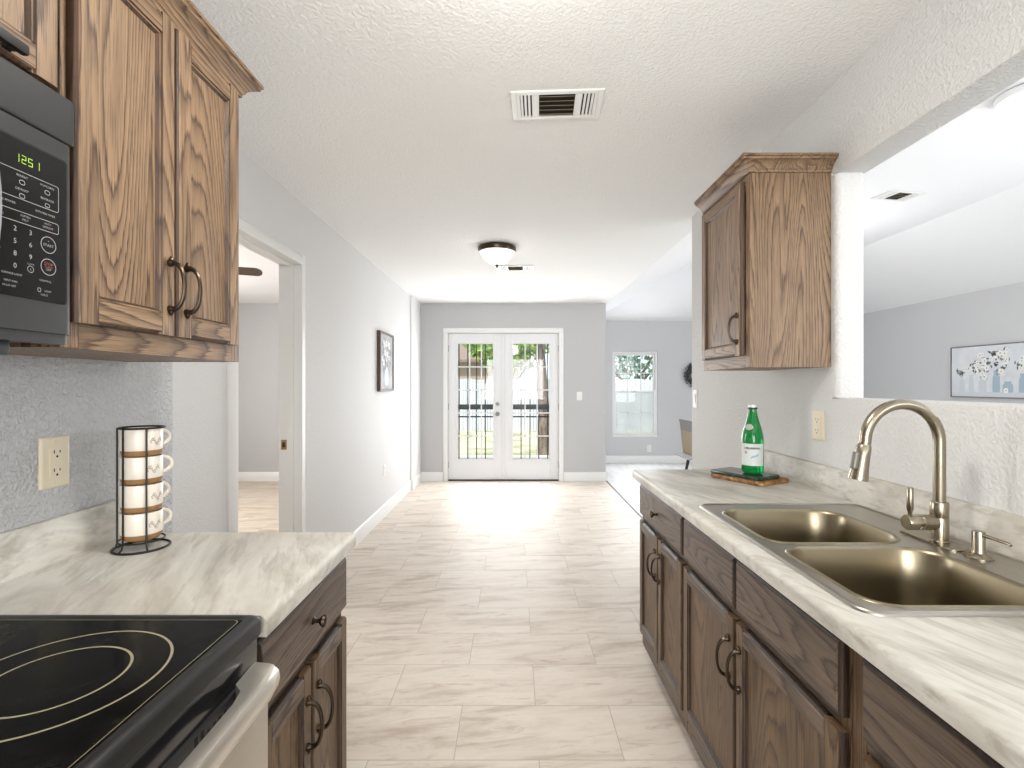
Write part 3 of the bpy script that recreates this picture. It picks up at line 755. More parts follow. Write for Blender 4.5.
sd = thing('soap_dispenser', 'small nickel soap dispenser pump beside the faucet', 'soap dispenser', (1.076, 1.158, zd))
b = BM(); lathe(b, [(0.028, 0.0004), (0.028, 0.003), (0.024, 0.007), (0.014, 0.012), (0.0125, 0.018), (0.0125, 0.058), (0.0115, 0.061), (0, 0.061)], (1.076, 1.158, zd), 28); obj('pump', b, NICKEL, sd)
b = BM(); tube(b, [(1.076, 1.148, zd + 0.0545), (1.076, 1.12, zd + 0.0545), (1.0765, 1.088, zd + 0.0535), (1.0765, 1.083, zd + 0.051)], [0.0045, 0.0040, 0.0035, 0.0032], 12); obj('nozzle', b, NICKEL, sd)

# ------------------------------------------------------------------ board, tray and bottle at the end of the sink counter
ang = math.atan2(-0.868, 0.497)
def bark_mat():
    n = NT('bark_edged_wood'); v = n.obj()
    a = n.noise(v, 45, 4, 0.65, 0.5)
    n.set(color=n.ramp(a, [(0.34, srgb(70, 46, 24)), (0.5, srgb(142, 102, 58)), (0.66, srgb(196, 158, 104))]), rough=0.6); return n.m
b = BM()
def blob(x0, x1, y0, y1, z0, z1, r, wob):
    base = rrect(x0, x1, y0, y1, r, 6); out = []
    rings = []
    for d, z in ((0.003, z0), (0, z0 + 0.003), (0, z1 - 0.003), (0.003, z1)):
        ring = []
        for i, (x, y) in enumerate(base):
            k = 1 - d / max(x1 - x0, 0.01) * 2; w = 1 + wob * math.sin(i * 2.3) * 0.5
            ring.append((x * k * w, y * k * w, z))
        rings.append(ring)
    L = loft(b, rings, cap_last=True); b.faces.new(L[0])
# wavy long sides
blob(-0.127, 0.127, -0.095, 0.095, 0.0004, 0.017, 0.022, 0.022)
o = obj('wooden_board', b, [bark_mat()], smooth=40); o.location = (1.002, 2.135, ZC); o.rotation_euler = (0, 0, ang)
tag(o, 'rough bark-edged wooden board lying on the end of the sink counter', 'board')
b = BM(); blob(-0.118, 0.118, -0.0705, 0.0705, 0.0004, 0.015, 0.006, 0.0)
def slate_mat():
    n = NT('dark_green_stone'); v = n.obj(); a = n.noise(v, 30, 4, 0.6, 0.6)
    n.set(color=n.ramp(a, [(0.35, srgb(30, 48, 42)), (0.6, srgb(54, 70, 62)), (0.8, srgb(96, 108, 100))]), rough=0.12); return n.m
o = obj('serving_slab', b, [slate_mat()], smooth=40); o.location = (0.984, 2.140, ZC + 0.0172); o.rotation_euler = (0, 0, ang)
tag(o, 'polished dark green slab lying on the bark-edged board under the bottle', 'serving board')

bot = thing('glass_bottle', 'green glass sparkling water bottle standing on the dark slab', 'bottle', (1.006, 2.108, ZC + 0.0330))
def bglass():
    n = NT('green_bottle_glass'); n.set(color=srgb(20, 150, 74), rough=0.05, trans=0.55, ior=1.45, spec=0.6); return n.m
b = BM()
lathe(b, [(0.0, 0.004), (0.030, 0.0004), (0.038, 0.003), (0.0432, 0.012), (0.0432, 0.137), (0.0418, 0.156), (0.0355, 0.186), (0.0265, 0.215), (0.0195, 0.243), (0.0165, 0.262), (0.0160, 0.272), (0.0175, 0.273), (0.0175, 0.277), (0.0150, 0.279), (0.0150, 0.283), (0.0, 0.283)], (0, 0, 0), 40)
obj('glass_body', b, bglass(), bot, local=True)
b = BM(); lathe(b, [(0.0155, 0.2762), (0.0182, 0.2775), (0.0185, 0.281), (0.0165, 0.2875), (0.012, 0.2895), (0, 0.2895)], (0, 0, 0), 30); obj('cap', b, plain('white_cap', srgb(226, 226, 224), 0.35, 0.3), bot, local=True)
b = BM(); lathe(b, [(0.0166, 0.2685), (0.0188, 0.2690), (0.0190, 0.2735), (0.0184, 0.2760), (0.0166, 0.2765)], (0, 0, 0), 30); obj('cap_ring', b, plain('navy_ring', srgb(40, 40, 70), 0.4), bot, local=True)
LBL = plain('pale_label_paper', srgb(206, 214, 212), 0.5)
def cyl_patch(b, r0, r1, z0, z1, a0, a1, n=24, mi=0, shape=None):
    rows = [[b.verts.new(((r0 + (r1 - r0) * j / 6) * math.cos(a0 + (a1 - a0) * i / n), (r0 + (r1 - r0) * j / 6) * math.sin(a0 + (a1 - a0) * i / n), z0 + (z1 - z0) * j / 6)) for i in range(n + 1)] for j in range(7)]
    for A, B in zip(rows, rows[1:]):
        for i in range(n): b.faces.new((A[i], A[i + 1], B[i + 1], B[i])).material_index = mi
facing = math.atan2(-2.108, -1.006) 
b = BM(); cyl_patch(b, 0.0436, 0.0436, 0.036, 0.127, facing - 1.35, facing + 1.15)
lab = obj('label_paper', b, LBL, bot, local=True)
b = BM()
rr_ = 0.0440
wrap = lambda c, zz: (lambda u, v, w: (rr_ * math.cos(facing + c + u / rr_), rr_ * math.sin(facing + c + u / rr_), zz + v))
text_into(b, 'S.PELLEGRINO', 0.0100, wrap(-0.05, 0.108), 0, bold=0.0005)
obj('lettering', b, plain('navy_print', srgb(44, 48, 74), 0.5), lab, local=True)
b = BM()
def wrap_poly(pts, c, zz, mi): 
    f = wrap(c, zz); b.faces.new([b.verts.new(f(u, v, 0)) for u, v in pts]).material_index = mi
star = [((0.0085 if k % 2 == 0 else 0.0038) * math.cos(PI / 2 + k * PI / 5), (0.0085 if k % 2 == 0 else 0.0038) * math.sin(PI / 2 + k * PI / 5)) for k in range(10)]
wrap_poly(star, -0.62, 0.090, 0)
for i in range(5): wrap_poly([(-0.014 + i * 0.006, 0.0), (-0.009 + i * 0.006, 0.002), (-0.006 + i * 0.006, 0.010), (-0.011 + i * 0.006, 0.008)], 0.15, 0.066 + 0.0025 * i, 1)
obj('label_print', b, [plain('red_print', srgb(196, 110, 110), 0.5), plain('blue_print', srgb(120, 172, 200), 0.5)], lab, local=True)
b = BM(); vs = []
for k in range(24):
    a = 2 * PI * k / 24; u, v = 0.0165 * math.cos(a), 0.0125 * math.sin(a); z = 0.196 + v; rad = 0.0330 - (v) * 0.30 + 0.0006
    vs.append(b.verts.new((rad * math.cos(facing - 0.45 + u / 0.031), rad * math.sin(facing - 0.45 + u / 0.031), z)))
cv = b.verts.new((0.0340 * math.cos(facing - 0.45), 0.0340 * math.sin(facing - 0.45), 0.196))
for k in range(24): b.faces.new((vs[k], vs[(k + 1) % 24], cv))
obj('neck_seal', b, plain('silver_label', srgb(176, 176, 170), 0.4, 0.2), bot, local=True)

# ------------------------------------------------------------------ range
rg = thing('range', 'black glass-top electric range with steel oven door, bottom left corner', 'range', (-0.74, 0.49, 0))
RX0, RX1, RY0, RY1 = -1.045, -0.437, 0.112, 0.872
b = BM(); box(b, RX0, RX1 - 0.02, RY0 + 0.004, RY1 - 0.004, 0.02, 0.884)
for x in (RX0 + 0.05, RX1 - 0.09):
    for y in (RY0 + 0.05, RY1 - 0.05): tube(b, [(x, y, 0.0), (x, y, 0.02)], 0.018, 12)
obj('body', b, BLACKP, rg)
b = BM()
loft(b, [[(x, y, z) for x, y in rrect(RX0 + d, RX1 - d, RY0 + d, RY1 - d, 0.012 + d * 0.2)] for d, z in ((0.004, 0.8845), (0.0, 0.889), (0.0, 0.912), (0.002, 0.917), (0.007, 0.9205), (0.016, 0.9215), (0.022, 0.9190))], cap_last=True)
fr = obj('cooktop_frame', b, BLACKP, rg)
b = BM(); box(b, RX0 + 0.023, RX1 - 0.023, RY0 + 0.023, RY1 - 0.023, 0.9192, 0.9200)
glass = obj('ceramic_glass', b, COOK, rg)
def ringmesh(b, cx, cy, r, w, z=0.9204, n=72):
    A = [b.verts.new((cx + (r - w) * math.cos(2 * PI * k / n), cy + (r - w) * math.sin(2 * PI * k / n), z)) for k in range(n)]
    B = [b.verts.new((cx + (r + w) * math.cos(2 * PI * k / n), cy + (r + w) * math.sin(2 * PI * k / n), z)) for k in range(n)]
    for k in range(n): b.faces.new((A[k], A[(k + 1) % n], B[(k + 1) % n], B[k]))
for cx, cy, rs in ((-0.621, 0.678, (0.130, 0.082)), (-0.63, 0.30, (0.105,)), (-0.905, 0.70, (0.095,)), (-0.90, 0.34, (0.125, 0.08))):
    b = BM()
    for r in rs: ringmesh(b, cx, cy, r, 0.0018)
    obj('burner_ring', b, RING, glass)
b = BM(); A = rrect(RX0 + 0.0250, RX1 - 0.0250, RY0 + 0.0250, RY1 - 0.0250, 0.014); B2 = rrect(RX0 + 0.0265, RX1 - 0.0265, RY0 + 0.0265, RY1 - 0.0265, 0.013)
loft(b, [[(x, y, 0.9204) for x, y in A], [(x, y, 0.9204) for x, y in B2]]); obj('border_line', b, GOLD, glass)
b = BM(); box(b, RX1 - 0.0195, RX1 - 0.008, RY0 + 0.006, RY1 - 0.006, 0.834, 0.8840, 0.002); obj('front_trim', b, BLACKG, rg)
od = None
b = BM(); box(b, RX1 - 0.0195, RX1 + 0.012, RY0 + 0.006, RY1 - 0.006, 0.20, 0.772, 0.004); od = obj('oven_door', b, STEEL, rg)
b = BM(); box(b, RX1 + 0.0122, RX1 + 0.0135, RY0 + 0.12, RY1 - 0.12, 0.36, 0.66, 0.0005, 1); obj('door_glass', b, BLACKG, od)
b = BM(); box(b, RX1 - 0.0195, RX1 - 0.003, RY0 + 0.006, RY1 - 0.006, 0.7725, 0.8335, 0.003)
for g in range(4):
    for k in range(6):
        y = RY1 - 0.11 - g * 0.15 - k * 0.014; hgt = 0.011 if k < 4 else 0.018
        box(b, RX1 - 0.0031, RX1 - 0.0026, y - 0.0035, y + 0.0035, 0.812 - hgt, 0.812 + hgt, mi=1)
obj('vent_strip', b, [DARKP, GROOVE], od)
b = BM()
# broad bar handle, ends returning to the door
hp = []
for k in range(13):
    a = k / 12; hp.append((RY0 + 0.02 + a * 0.0, 0))
plan = []
y0h, y1h = RY0 + 0.018, RY1 - 0.018
out_o = [(RX1 + 0.001, y1h), (RX1 + 0.030, y1h - 0.004), (RX1 + 0.047, y1h - 0.020), (RX1 + 0.053, y1h - 0.06), (RX1 + 0.055, (y0h + y1h) / 2), (RX1 + 0.053, y0h + 0.06), (RX1 + 0.047, y0h + 0.020), (RX1 + 0.030, y0h + 0.004), (RX1 + 0.001, y0h)]
in_o = [(RX1 + 0.001, y1h - 0.070), (RX1 + 0.008, y1h - 0.078), (RX1 + 0.018, y1h - 0.088), (RX1 + 0.024, y1h - 0.12), (RX1 + 0.027, (y0h + y1h) / 2), (RX1 + 0.024, y0h + 0.12), (RX1 + 0.018, y0h + 0.088), (RX1 + 0.008, y0h + 0.078), (RX1 + 0.001, y0h + 0.070)]
rows = []
zt2, zb2 = 0.852, 0.812
for (xo, yo), (xi, yi) in zip(out_o, in_o):
    sec = []
    for u, z in ((0, zb2), (0.75, zb2), (0.95, zb2 + 0.008), (1.0, zb2 + 0.018), (0.97, zt2 - 0.008), (0.85, zt2 - 0.001), (0.6, zt2), (0.0, zt2 - 0.003)):
        sec.append(b.verts.new((xi + (xo - xi) * u, yi + (yo - yi) * u, z)))
    rows.append(sec)
for A, B in zip(rows, rows[1:]):
    for k in range(8): b.faces.new((A[k], A[(k + 1) % 8], B[(k + 1) % 8], B[k]))
b.faces.new(rows[0]); b.faces.new(rows[-1][::-1])
obj('handle', b, plain('pale_satin_steel', srgb(226, 221, 212), 0.34, 0.85), od, smooth=50)
b = BM(); box(b, RX1 - 0.0195, RX1 + 0.010, RY0 + 0.006, RY1 - 0.006, 0.045, 0.196, 0.004); obj('storage_drawer', b, STEEL, rg)

# ------------------------------------------------------------------ microwave
mw = thing('microwave', 'black over-range microwave showing 1251, under the short cabinet', 'microwave', (-0.9, 0.455, 1.384))
MX = -0.7305; MY0, MY1, MZ0, MZ1 = 0.076, 0.8305, 1.384, 1.787
b = BM(); box(b, -1.0635, MX - 0.028, MY0, MY1, MZ0 + 0.004, MZ1 - 0.002, 0.003); obj('body', b, BLACKP, mw)
b = BM(); box(b, MX - 0.0275, MX + 0.002, MY0, MY1 + 0.0005, 1.7115, MZ1, 0.006, 3); obj('vent_grille', b, DARKP, mw)
b = BM(); 
# lower face with a softly rounded right edge and swept foot
pr = [(MX - 0.0275, MY1), (MX - 0.012, MY1), (MX - 0.005, MY1 - 0.003), (MX - 0.001, MY1 - 0.008), (MX, MY1 - 0.014), (MX, MY1 - 0.178), (MX - 0.0275, MY1 - 0.178)]
prism(b, pr, lambda p, q, a: (p, q, a), 1.400, 1.7095)
prism(b, [(p if p < MX - 0.02 else p - 0.004, q - (0.004 if q > MY1 - 0.001 else 0)) for p, q in pr], lambda p, q, a: (p, q, a), MZ0, 1.3998)
cp = obj('control_panel', b, DARKP, mw)
b = BM(); loft(b, [[(MX + w, y, z) for y, z in rrect(MY1 - 0.170 + d, MY1 - 0.0135 - d, 1.4475 + d, 1.682 - d, 0.007)] for d, w in ((0, 0.0003), (0, 0.0006))], cap_last=True); obj('panel_groove', b, GROOVE, cp)
b = BM(); loft(b, [[(MX + w, y, z) for y, z in rrect(MY1 - 0.170 + d, MY1 - 0.0135 - d, 1.4475 + d * 0.3, 1.682 - d, 0.006)] for d, w in ((0.003, 0.0006), (0.003, 0.0012))], cap_last=True); obj('glossy_panel', b, BLACKG, cp)
YO = -0.0040
on = lambda y, z: (lambda u, v, w: (MX + 0.0016, y + YO + u, z + v))
# seven-segment clock
b = BM()
SEG = {'1': 'bc', '2': 'abged', '5': 'afgcd'}
def digit(ch, y, z, h=0.0125, w=0.0075):
    t = 0.0016
    rect = {'a': (0, w, h - t, h), 'd': (0, w, 0, t), 'g': (0, w, h / 2 - t / 2, h / 2 + t / 2), 'f': (0, t, h / 2, h), 'e': (0, t, 0, h / 2), 'b': (w - t, w, h / 2, h), 'c': (w - t, w, 0, h / 2)}
    for s_ in SEG[ch]:
        a0, a1, c0, c1 = rect[s_]; g = 0.0003
        b.faces.new([b.verts.new((MX + 0.0016, y + YO + p, z + q)) for p, q in ((a0 + g, c0 + g), (a1 - g, c0 + g), (a1 - g, c1 - g), (a0 + g, c1 - g))])
for ch, y in (('1', 0.7335), ('2', 0.7440), ('5', 0.7540), ('1', 0.7650)): digit(ch, y, 1.6465)
obj('clock_digits', b, GREENLED, cp)
b = BM()
def outline(y0, y1, z0, z1, r=0.004, w=0.0009):
    loft(b, [[(MX + 0.0016, y, z) for y, z in rrect(y0 + YO, y1 + YO, z0, z1, r, 4)], [(MX + 0.0016, y, z) for y, z in rrect(y0 + w + YO, y1 - w + YO, z0 + w, z1 - w, r - w, 4)]])
outline(0.672, 0.8045, 1.5925, 1.634); outline(0.672, 0.8045, 1.5575, 1.5745)
for row, z in enumerate((1.627, 1.607)):
    for y, s_ in ((0.700, ('MELT', 'POTATO')[row]), (0.745, ('REHEAT', 'DEFROST')[row]), (0.785, ('POPCORN', 'BEVERAGE')[row])):
        text_into(b, s_, 0.0048, on(y, z))
        kind = (row + int(y * 1000)) % 3
        if kind == 0: outline(y - 0.004, y + 0.004, z - 0.012, z - 0.006, 0.002, 0.0008)
        else: outline(y - 0.0045, y + 0.0045, z - 0.0125, z - 0.0055, 0.0030, 0.0009)
for y, s_ in ((0.720, 'COOK POWER'), (0.782, 'KITCHEN TIMER')): text_into(b, s_, 0.0045, on(y, 1.584))
for y, s_, s2 in ((0.712, 'ADD', '30 SEC'), (0.750, 'SOFTEN', 'MELT'), (0.786, 'AUTO', 'DEFROST')):
    text_into(b, s_, 0.0042, on(y, 1.569)); text_into(b, s2, 0.0042, on(y, 1.5635))
for r_, row in enumerate(('123', '456', '789')):
    for c_, ch in enumerate(row): text_into(b, ch, 0.0105, on(0.711 + c_ * 0.0235, 1.547 - r_ * 0.0182))
text_into(b, '0', 0.0105, on(0.7345, 1.4925))
def circ(y, z, r, w=0.0009):
    A = [b.verts.new((MX + 0.0016, y + YO + r * math.cos(2 * PI * k / 32), z + r * math.sin(2 * PI * k / 32))) for k in range(32)]
    B = [b.verts.new((MX + 0.0016, y + YO + (r - w) * math.cos(2 * PI * k / 32), z + (r - w) * math.sin(2 * PI * k / 32))) for k in range(32)]
    for k in range(32): b.faces.new((A[k], A[(k + 1) % 32], B[(k + 1) % 32], B[k]))
circ(0.758, 1.4925, 0.0052); text_into(b, 'L', 0.005, on(0.7585, 1.4925)); text_into(b, 'CLOCK', 0.0035, on(0.758, 1.500))
circ(0.787, 1.537, 0.0130, 0.0011); circ(0.787, 1.5025, 0.0130, 0.0011)
text_into(b, 'START', 0.0060, on(0.787, 1.536)); text_into(b, '+', 0.005, on(0.787, 1.5425)); text_into(b, 'OFF', 0.0050, on(0.787, 1.498))
for y, z, s_ in ((0.730, 1.480, 'SURFACE LIGHT'), (0.728, 1.469, 'VENT FAN'), (0.726, 1.462, 'HI LO OFF'), (0.782, 1.4795, 'CONTROL'), (0.786, 1.464, 'LIGHT'), (0.780, 1.4575, 'HOLD')): text_into(b, s_, 0.0042, on(y, z))
outline(0.769, 0.7745, 1.461, 1.4675, 0.002, 0.0008)
obj('panel_lettering', b, LETTER, cp)
b = BM(); text_into(b, 'STOP', 0.0062, on(0.787, 1.5065)); text_into(b, 'CLEAR', 0.0045, on(0.787, 1.5022)); obj('stop_lettering', b, REDB, cp)
b = BM(); box(b, MX - 0.0275, MX, MY0, MY1 - 0.1795, MZ0 + 0.004, 1.7095, 0.006, 3); md = obj('door', b, DARKP, mw)
b = BM(); box(b, MX + 0.0003, MX + 0.0015, MY0 + 0.05, MY1 - 0.25, 1.44, 1.67, 0.0004, 1); obj('door_window', b, BLACKG, md)
b = BM(); pts = []; yh = 0.660
for k in range(13): a = k / 12; pts.append((MX + 0.004 + 0.036 * math.sin(PI * a) ** 0.6, yh, 1.425 + 0.265 * a))
tube(b, pts, 0.0105, 14); obj('handle', b, plain('grey_handle', srgb(150, 156, 160), 0.35, 0.4), md)
b = BM(); box(b, -0.99, MX - 0.03, MY0 + 0.03, MY1 - 0.075, 1.363, MZ0 + 0.0035, 0.004); obj('hood_filter', b, BLACKP, mw)

# ------------------------------------------------------------------ mug rack and mugs
cx, cy = -0.925, 1.242
rk = thing('mug_rack', 'black wire mug rack holding four cream mugs on the left counter', 'mug rack', (cx, cy, ZC))
circle = lambda r, z, n=40: [(cx + r * math.cos(2 * PI * k / n), cy + r * math.sin(2 * PI * k / n), z) for k in range(n)]
b = BM(); tube(b, circle(0.059, ZC + 0.0030), 0.0028, 8, closed=True); obj('base_ring', b, WIRE, rk)
RM = 0.0480
b = BM(); tube(b, circle(RM, ZC + 0.022), 0.0022, 8, closed=True); obj('support_ring', b, WIRE, rk)
b = BM(); tube(b, circle(RM, ZC + 0.2985), 0.0024, 8, closed=True); obj('top_ring', b, WIRE, rk)
for a in (-138, -102, -42, 112):
    a = R(a); c_, s_ = math.cos(a), math.sin(a)
    b = BM(); tube(b, [(cx + 0.059 * c_, cy + 0.059 * s_, ZC + 0.003), (cx + 0.051 * c_, cy + 0.051 * s_, ZC + 0.010), (cx + RM * c_, cy + RM * s_, ZC + 0.022), (cx + RM * c_, cy + RM * s_, ZC + 0.2985)], 0.0021, 8); obj('upright', b, WIRE, rk)
b = BM(); tube(b, [(cx - RM * 0.98, cy, ZC + 0.022), (cx + RM * 0.98, cy, ZC + 0.022)], 0.0018, 8); tube(b, [(cx, cy - RM * 0.98, ZC + 0.0215), (cx, cy + RM * 0.98, ZC + 0.0215)], 0.0018, 8); obj('cross_wire', b, WIRE, rk)
mug_z = [ZC + 0.0243 + 0.0682 * k for k in range(4)]
mg = thing('mug', 'bottom cream mug of the four in the black rack', 'mug', (cx, cy, mug_z[0]), 0, 'mugs in the black rack')
b = BM(); H0 = 0.0678
lathe(b, [(0.0430, 0.0155), (0.0438, 0.019), (0.0442, 0.030), (0.0442, H0 - 0.002), (0.0435, H0), (0.0415, H0), (0.0408, H0 - 0.002), (0.0405, 0.018), (0.030, 0.012), (0.0, 0.011)], (0, 0, 0), 48); mb = obj('cup', b, GLAZE, mg, local=True)
b = BM(); lathe(b, [(0, 0.0), (0.034, 0.0), (0.0385, 0.002), (0.0408, 0.006), (0.0430, 0.0153), (0.030, 0.0110), (0.0, 0.0108)], (0, 0, 0), 48); obj('clay_foot', b, TAN, mg, local=True)
b = BM(); ha = R(66); pts = []
for k in range(13):
    a = PI * k / 12 ; rad = 0.0430 + 0.026 * math.sin(a); pts.append((rad * math.cos(ha), rad * math.sin(ha), 0.041 + 0.019 * math.cos(a)))
tube(b, pts, [0.0052 if 0 < k < 12 else 0.006 for k in range(13)], 10); obj('handle', b, GLAZE, mg, local=True)
b = BM(); f0 = math.atan2(-1.242, 0.925) + 0.62
def leaf(a, z, l, w, t):
    pts = [(0, 0), (l * 0.35, w), (l, 0), (l * 0.35, -w)]
    b.faces.new([b.verts.new((0.0445 * math.cos(f0 + a + (p * math.cos(t) - q * math.sin(t)) / 0.0445), 0.0445 * math.sin(f0 + a + (p * math.cos(t) - q * math.sin(t)) / 0.0445), z + p * math.sin(t) + q * math.cos(t))) for p, q in pts])
for i in range(9):
    a = -0.30 + i * 0.075; z = 0.036 + 0.006 * math.sin(i * 1.1)
    leaf(a, z, 0.008, 0.0014, R(65)); leaf(a, z, 0.007, 0.0013, R(-40)); leaf(a, z, 0.006, 0.0004, R(8))
obj('botanical_print', b, INK, mb, local=True)
for k, lb in ((1, 'second cream mug from the bottom in the black rack'), (2, 'third cream mug from the bottom in the black rack'), (3, 'top cream mug of the four in the black rack')):
    dup(mg, (cx, cy, mug_z[k]), lb, R((7, -5, 4)[k - 1]))

# ------------------------------------------------------------------ outlets and switches
def plate_at(name, label, cat, origin, u, n_, kind, mat, group, w=0.075, h=0.118):
    """origin: centre on the wall; u: direction along the wall; n_: out of the wall."""
    u, n_ = Vector(u), Vector(n_); o = Vector(origin); Z = Vector((0, 0, 1))
    P = lambda a, c, d: o + u * a + Z * c + n_ * d
    t = thing(name, label, cat, origin, 0, group)
    b = BM(); loft(b, [[P(x, z, d) for x, z in rrect(-w / 2 + i, w / 2 - i, -h / 2 + i, h / 2 - i, 0.004)] for i, d in ((0, 0.0004), (0, 0.003), (0.003, 0.0055), (0.006, 0.006))], cap_last=True); obj('cover_plate', b, mat, t)
    for z in (-0.048, 0.048):
        b = BM(); tube(b, [P(0, z, 0.006), P(0, z, 0.0072)], 0.003, 10); obj('screw', b, mat, t)
    def bx(b, x0, x1, z0, z1, d0, d1, mi=0):
        loft(b, [[P(x, z, d0) for x, z in ((x0, z0), (x1, z0), (x1, z1), (x0, z1))], [P(x, z, d1) for x, z in ((x0, z0), (x1, z0), (x1, z1), (x0, z1))]], mi, True)
    b = BM()
    if kind == 'gfci' or kind == 'duplex':
        if kind == 'gfci': bx(b, -0.0175, 0.0175, -0.0345, 0.0345, 0.0062, 0.0085)
        else:
            for z in (-0.020, 0.020): loft(b, [[P(x, zz + z, d) for x, zz in rrect(-0.0165, 0.0165, -0.014, 0.014, 0.010)] for d in (0.0062, 0.0085)], cap_last=True)
        for z in (-0.020, 0.022):
            bx(b, -0.0085, -0.0060, z - 0.002, z + 0.006, 0.0085, 0.0087, 1); bx(b, 0.0060, 0.0085, z - 0.001, z + 0.005, 0.0085, 0.0087, 1)
            tube(b, [P(0, z - 0.009, 0.0085), P(0, z - 0.009, 0.0088)], 0.0028, 10, mi=1)
        if kind == 'gfci': bx(b, -0.006, 0.006, -0.0065, -0.001, 0.0085, 0.0098); bx(b, -0.006, 0.006, 0.001, 0.0065, 0.0085, 0.0098)
        obj('receptacle', b, [mat, GROOVE], t)
    elif kind == 'rocker':
        bx(b, -0.0165, 0.0165, -0.033, 0.033, 0.0062, 0.0075)
        loft(b, [[P(-0.014, -0.030, 0.0075), P(0.014, -0.030, 0.0075), P(0.014, 0.030, 0.0075), P(-0.014, 0.030, 0.0075)], [P(-0.014, -0.030, 0.0085), P(0.014, -0.030, 0.0085), P(0.014, 0.030, 0.0115), P(-0.014, 0.030, 0.0115)]], 0, True)
        obj('rocker', b, mat, t)
    else:
        bx(b, -0.005, 0.005, -0.012, 0.012, 0.006, 0.0075)
        loft(b, [[P(-0.004, -0.004, 0.007), P(0.004, -0.004, 0.007), P(0.004, 0.006, 0.007), P(-0.004, 0.006, 0.007)], [P(-0.003, 0.005, 0.018), P(0.003, 0.005, 0.018), P(0.003, 0.010, 0.017), P(-0.003, 0.010, 0.017)]], 0, True)
        obj('toggle', b, mat, t)
    return t
G = 'outlets and switches'
plate_at('outlet', 'ivory outlet on the textured wall left of the mug rack', 'outlet', (-1.065, 1.1565, 1.140), (0, 1, 0), (1, 0, 0), 'gfci', IVORY, G)
plate_at('outlet', 'ivory outlet on the sink wall right of the green bottle', 'outlet', (XR, 1.951, 1.160), (0, 1, 0), (-1, 0, 0), 'gfci', IVORY, G)
plate_at('light_switch', 'white switch at the far end of the sink wall', 'light switch', (XR, 3.275, 1.226), (0, 1, 0), (-1, 0, 0), 'rocker', WHITEP, G)
plate_at('light_switch', 'white switch on the grey wall right of the double doors', 'light switch', (0.898, YF, 1.167), (1, 0, 0), (0, -1, 0), 'toggle', WHITEP, G)
plate_at('outlet', 'white outlet low on the long hall wall', 'outlet', (-1.305, 5.02, 0.465), (0, 1, 0), (1, 0, 0), 'duplex', WHITEP, G)
plate_at('outlet', 'white outlet under the dining window', 'outlet', (2.285, YD, 0.245), (1, 0, 0), (0, -1, 0), 'duplex', WHITEP, G)

# ------------------------------------------------------------------ ceiling fixtures
def vent(name, label, c, w, d, rz):
    t = thing(name, label, 'vent', c, rz, 'ceiling vents')
    b = BM()   # local coordinates, z = 0 at the ceiling
    o_, i_ = [(-w / 2, -d / 2), (w / 2, -d / 2), (w / 2, d / 2), (-w / 2, d / 2)], None
    iw, idp = w / 2 - 0.022, d / 2 - 0.022
    for x0, x1, y0, y1 in ((-w / 2, -iw, -d / 2, d / 2), (iw, w / 2, -d / 2, d / 2), (-iw, iw, -d / 2, -idp), (-iw, iw, idp, d / 2), (-0.098 * w / 0.36, -0.070 * w / 0.36, -idp, idp), (0.070 * w / 0.36, 0.098 * w / 0.36, -idp, idp), (-0.158 * w / 0.36, -0.144 * w / 0.36, -idp, idp), (0.144 * w / 0.36, 0.158 * w / 0.36, -idp, idp)):
        box(b, x0, x1, y0, y1, -0.009, -0.0004, 0.002, 1)
    obj('frame', b, WHITEP, t, local=True)
    b = BM(); box(b, -iw, iw, -idp, idp, -0.0018, -0.0006); obj('duct', b, plain('duct_dark', srgb(46, 42, 36), 0.8), t, local=True)
    k = w / 0.36
    for s_ in (-1, 1):
        for i in range(3):
            x = s_ * (0.1085 + 0.0145 * i) * k
            b = BM(); prism(b, [(x - 0.0045 * k, -0.0090), (x + 0.0035 * k, -0.0090), (x + 0.0045 * k, -0.0080), (x + 0.0045 * k, -0.0030), (x - 0.0045 * k, -0.0030)], lambda p, q, a: (p, a, q), -idp, idp); obj('slat', b, WHITEP, t, local=True)
    for i in range(5):
        y = -idp + (i + 0.5) * 2 * idp / 5
        b = BM(); prism(b, [(y - 0.007, -0.0102), (y - 0.006, -0.011), (y + 0.005, -0.0035), (y + 0.004, -0.0025)], lambda p, q, a: (a, p, q), -0.068 * k, 0.068 * k); obj('slat', b, plain('tan_slat', srgb(150, 138, 116), 0.5), t, local=True)
    return t
v0 = vent('ceiling_vent', 'large white ceiling vent with dark centre louvres nearest the viewpoint', (0.170, 1.995, H), 0.36, 0.20, R(-3))
dup(v0, (0.015, 4.78, H), 'small distant white ceiling vent behind the hall ceiling lamp')
dup(v0, (3.38, 4.40, 2.985), 'white vent on the living room ceiling seen through the pass-through', R(12))

def flush(name, label, c, r, ring, bowl_mat):
    t = thing(name, label, 'ceiling lamp', c, 0, 'flush ceiling lamps')
    b = BM(); lathe(b, [(0, -0.0004), (r * 0.9, -0.0004), (r, -0.008), (r, -0.030), (r * 0.965, -0.046), (r * 0.86, -0.049), (0.0, -0.040)], (0, 0, 0), 48); obj('rim', b, ring, t, local=True)
    b = BM(); lathe(b, [(r * 0.85, -0.0495), (r * 0.80, -0.064), (r * 0.63, -0.102), (r * 0.42, -0.130), (r * 0.2, -0.140), (0.0, -0.1425)], (0, 0, 0), 48); obj('bowl', b, bowl_mat, t, local=True)
    b = BM(); lathe(b, [(0.0, -0.1428), (0.020, -0.1430), (0.021, -0.148), (0.010, -0.152), (0.007, -0.158), (0.010, -0.163), (0.006, -0.170), (0.0, -0.171)], (0, 0, 0), 20); obj('finial', b, ring, t, local=True)
    return t
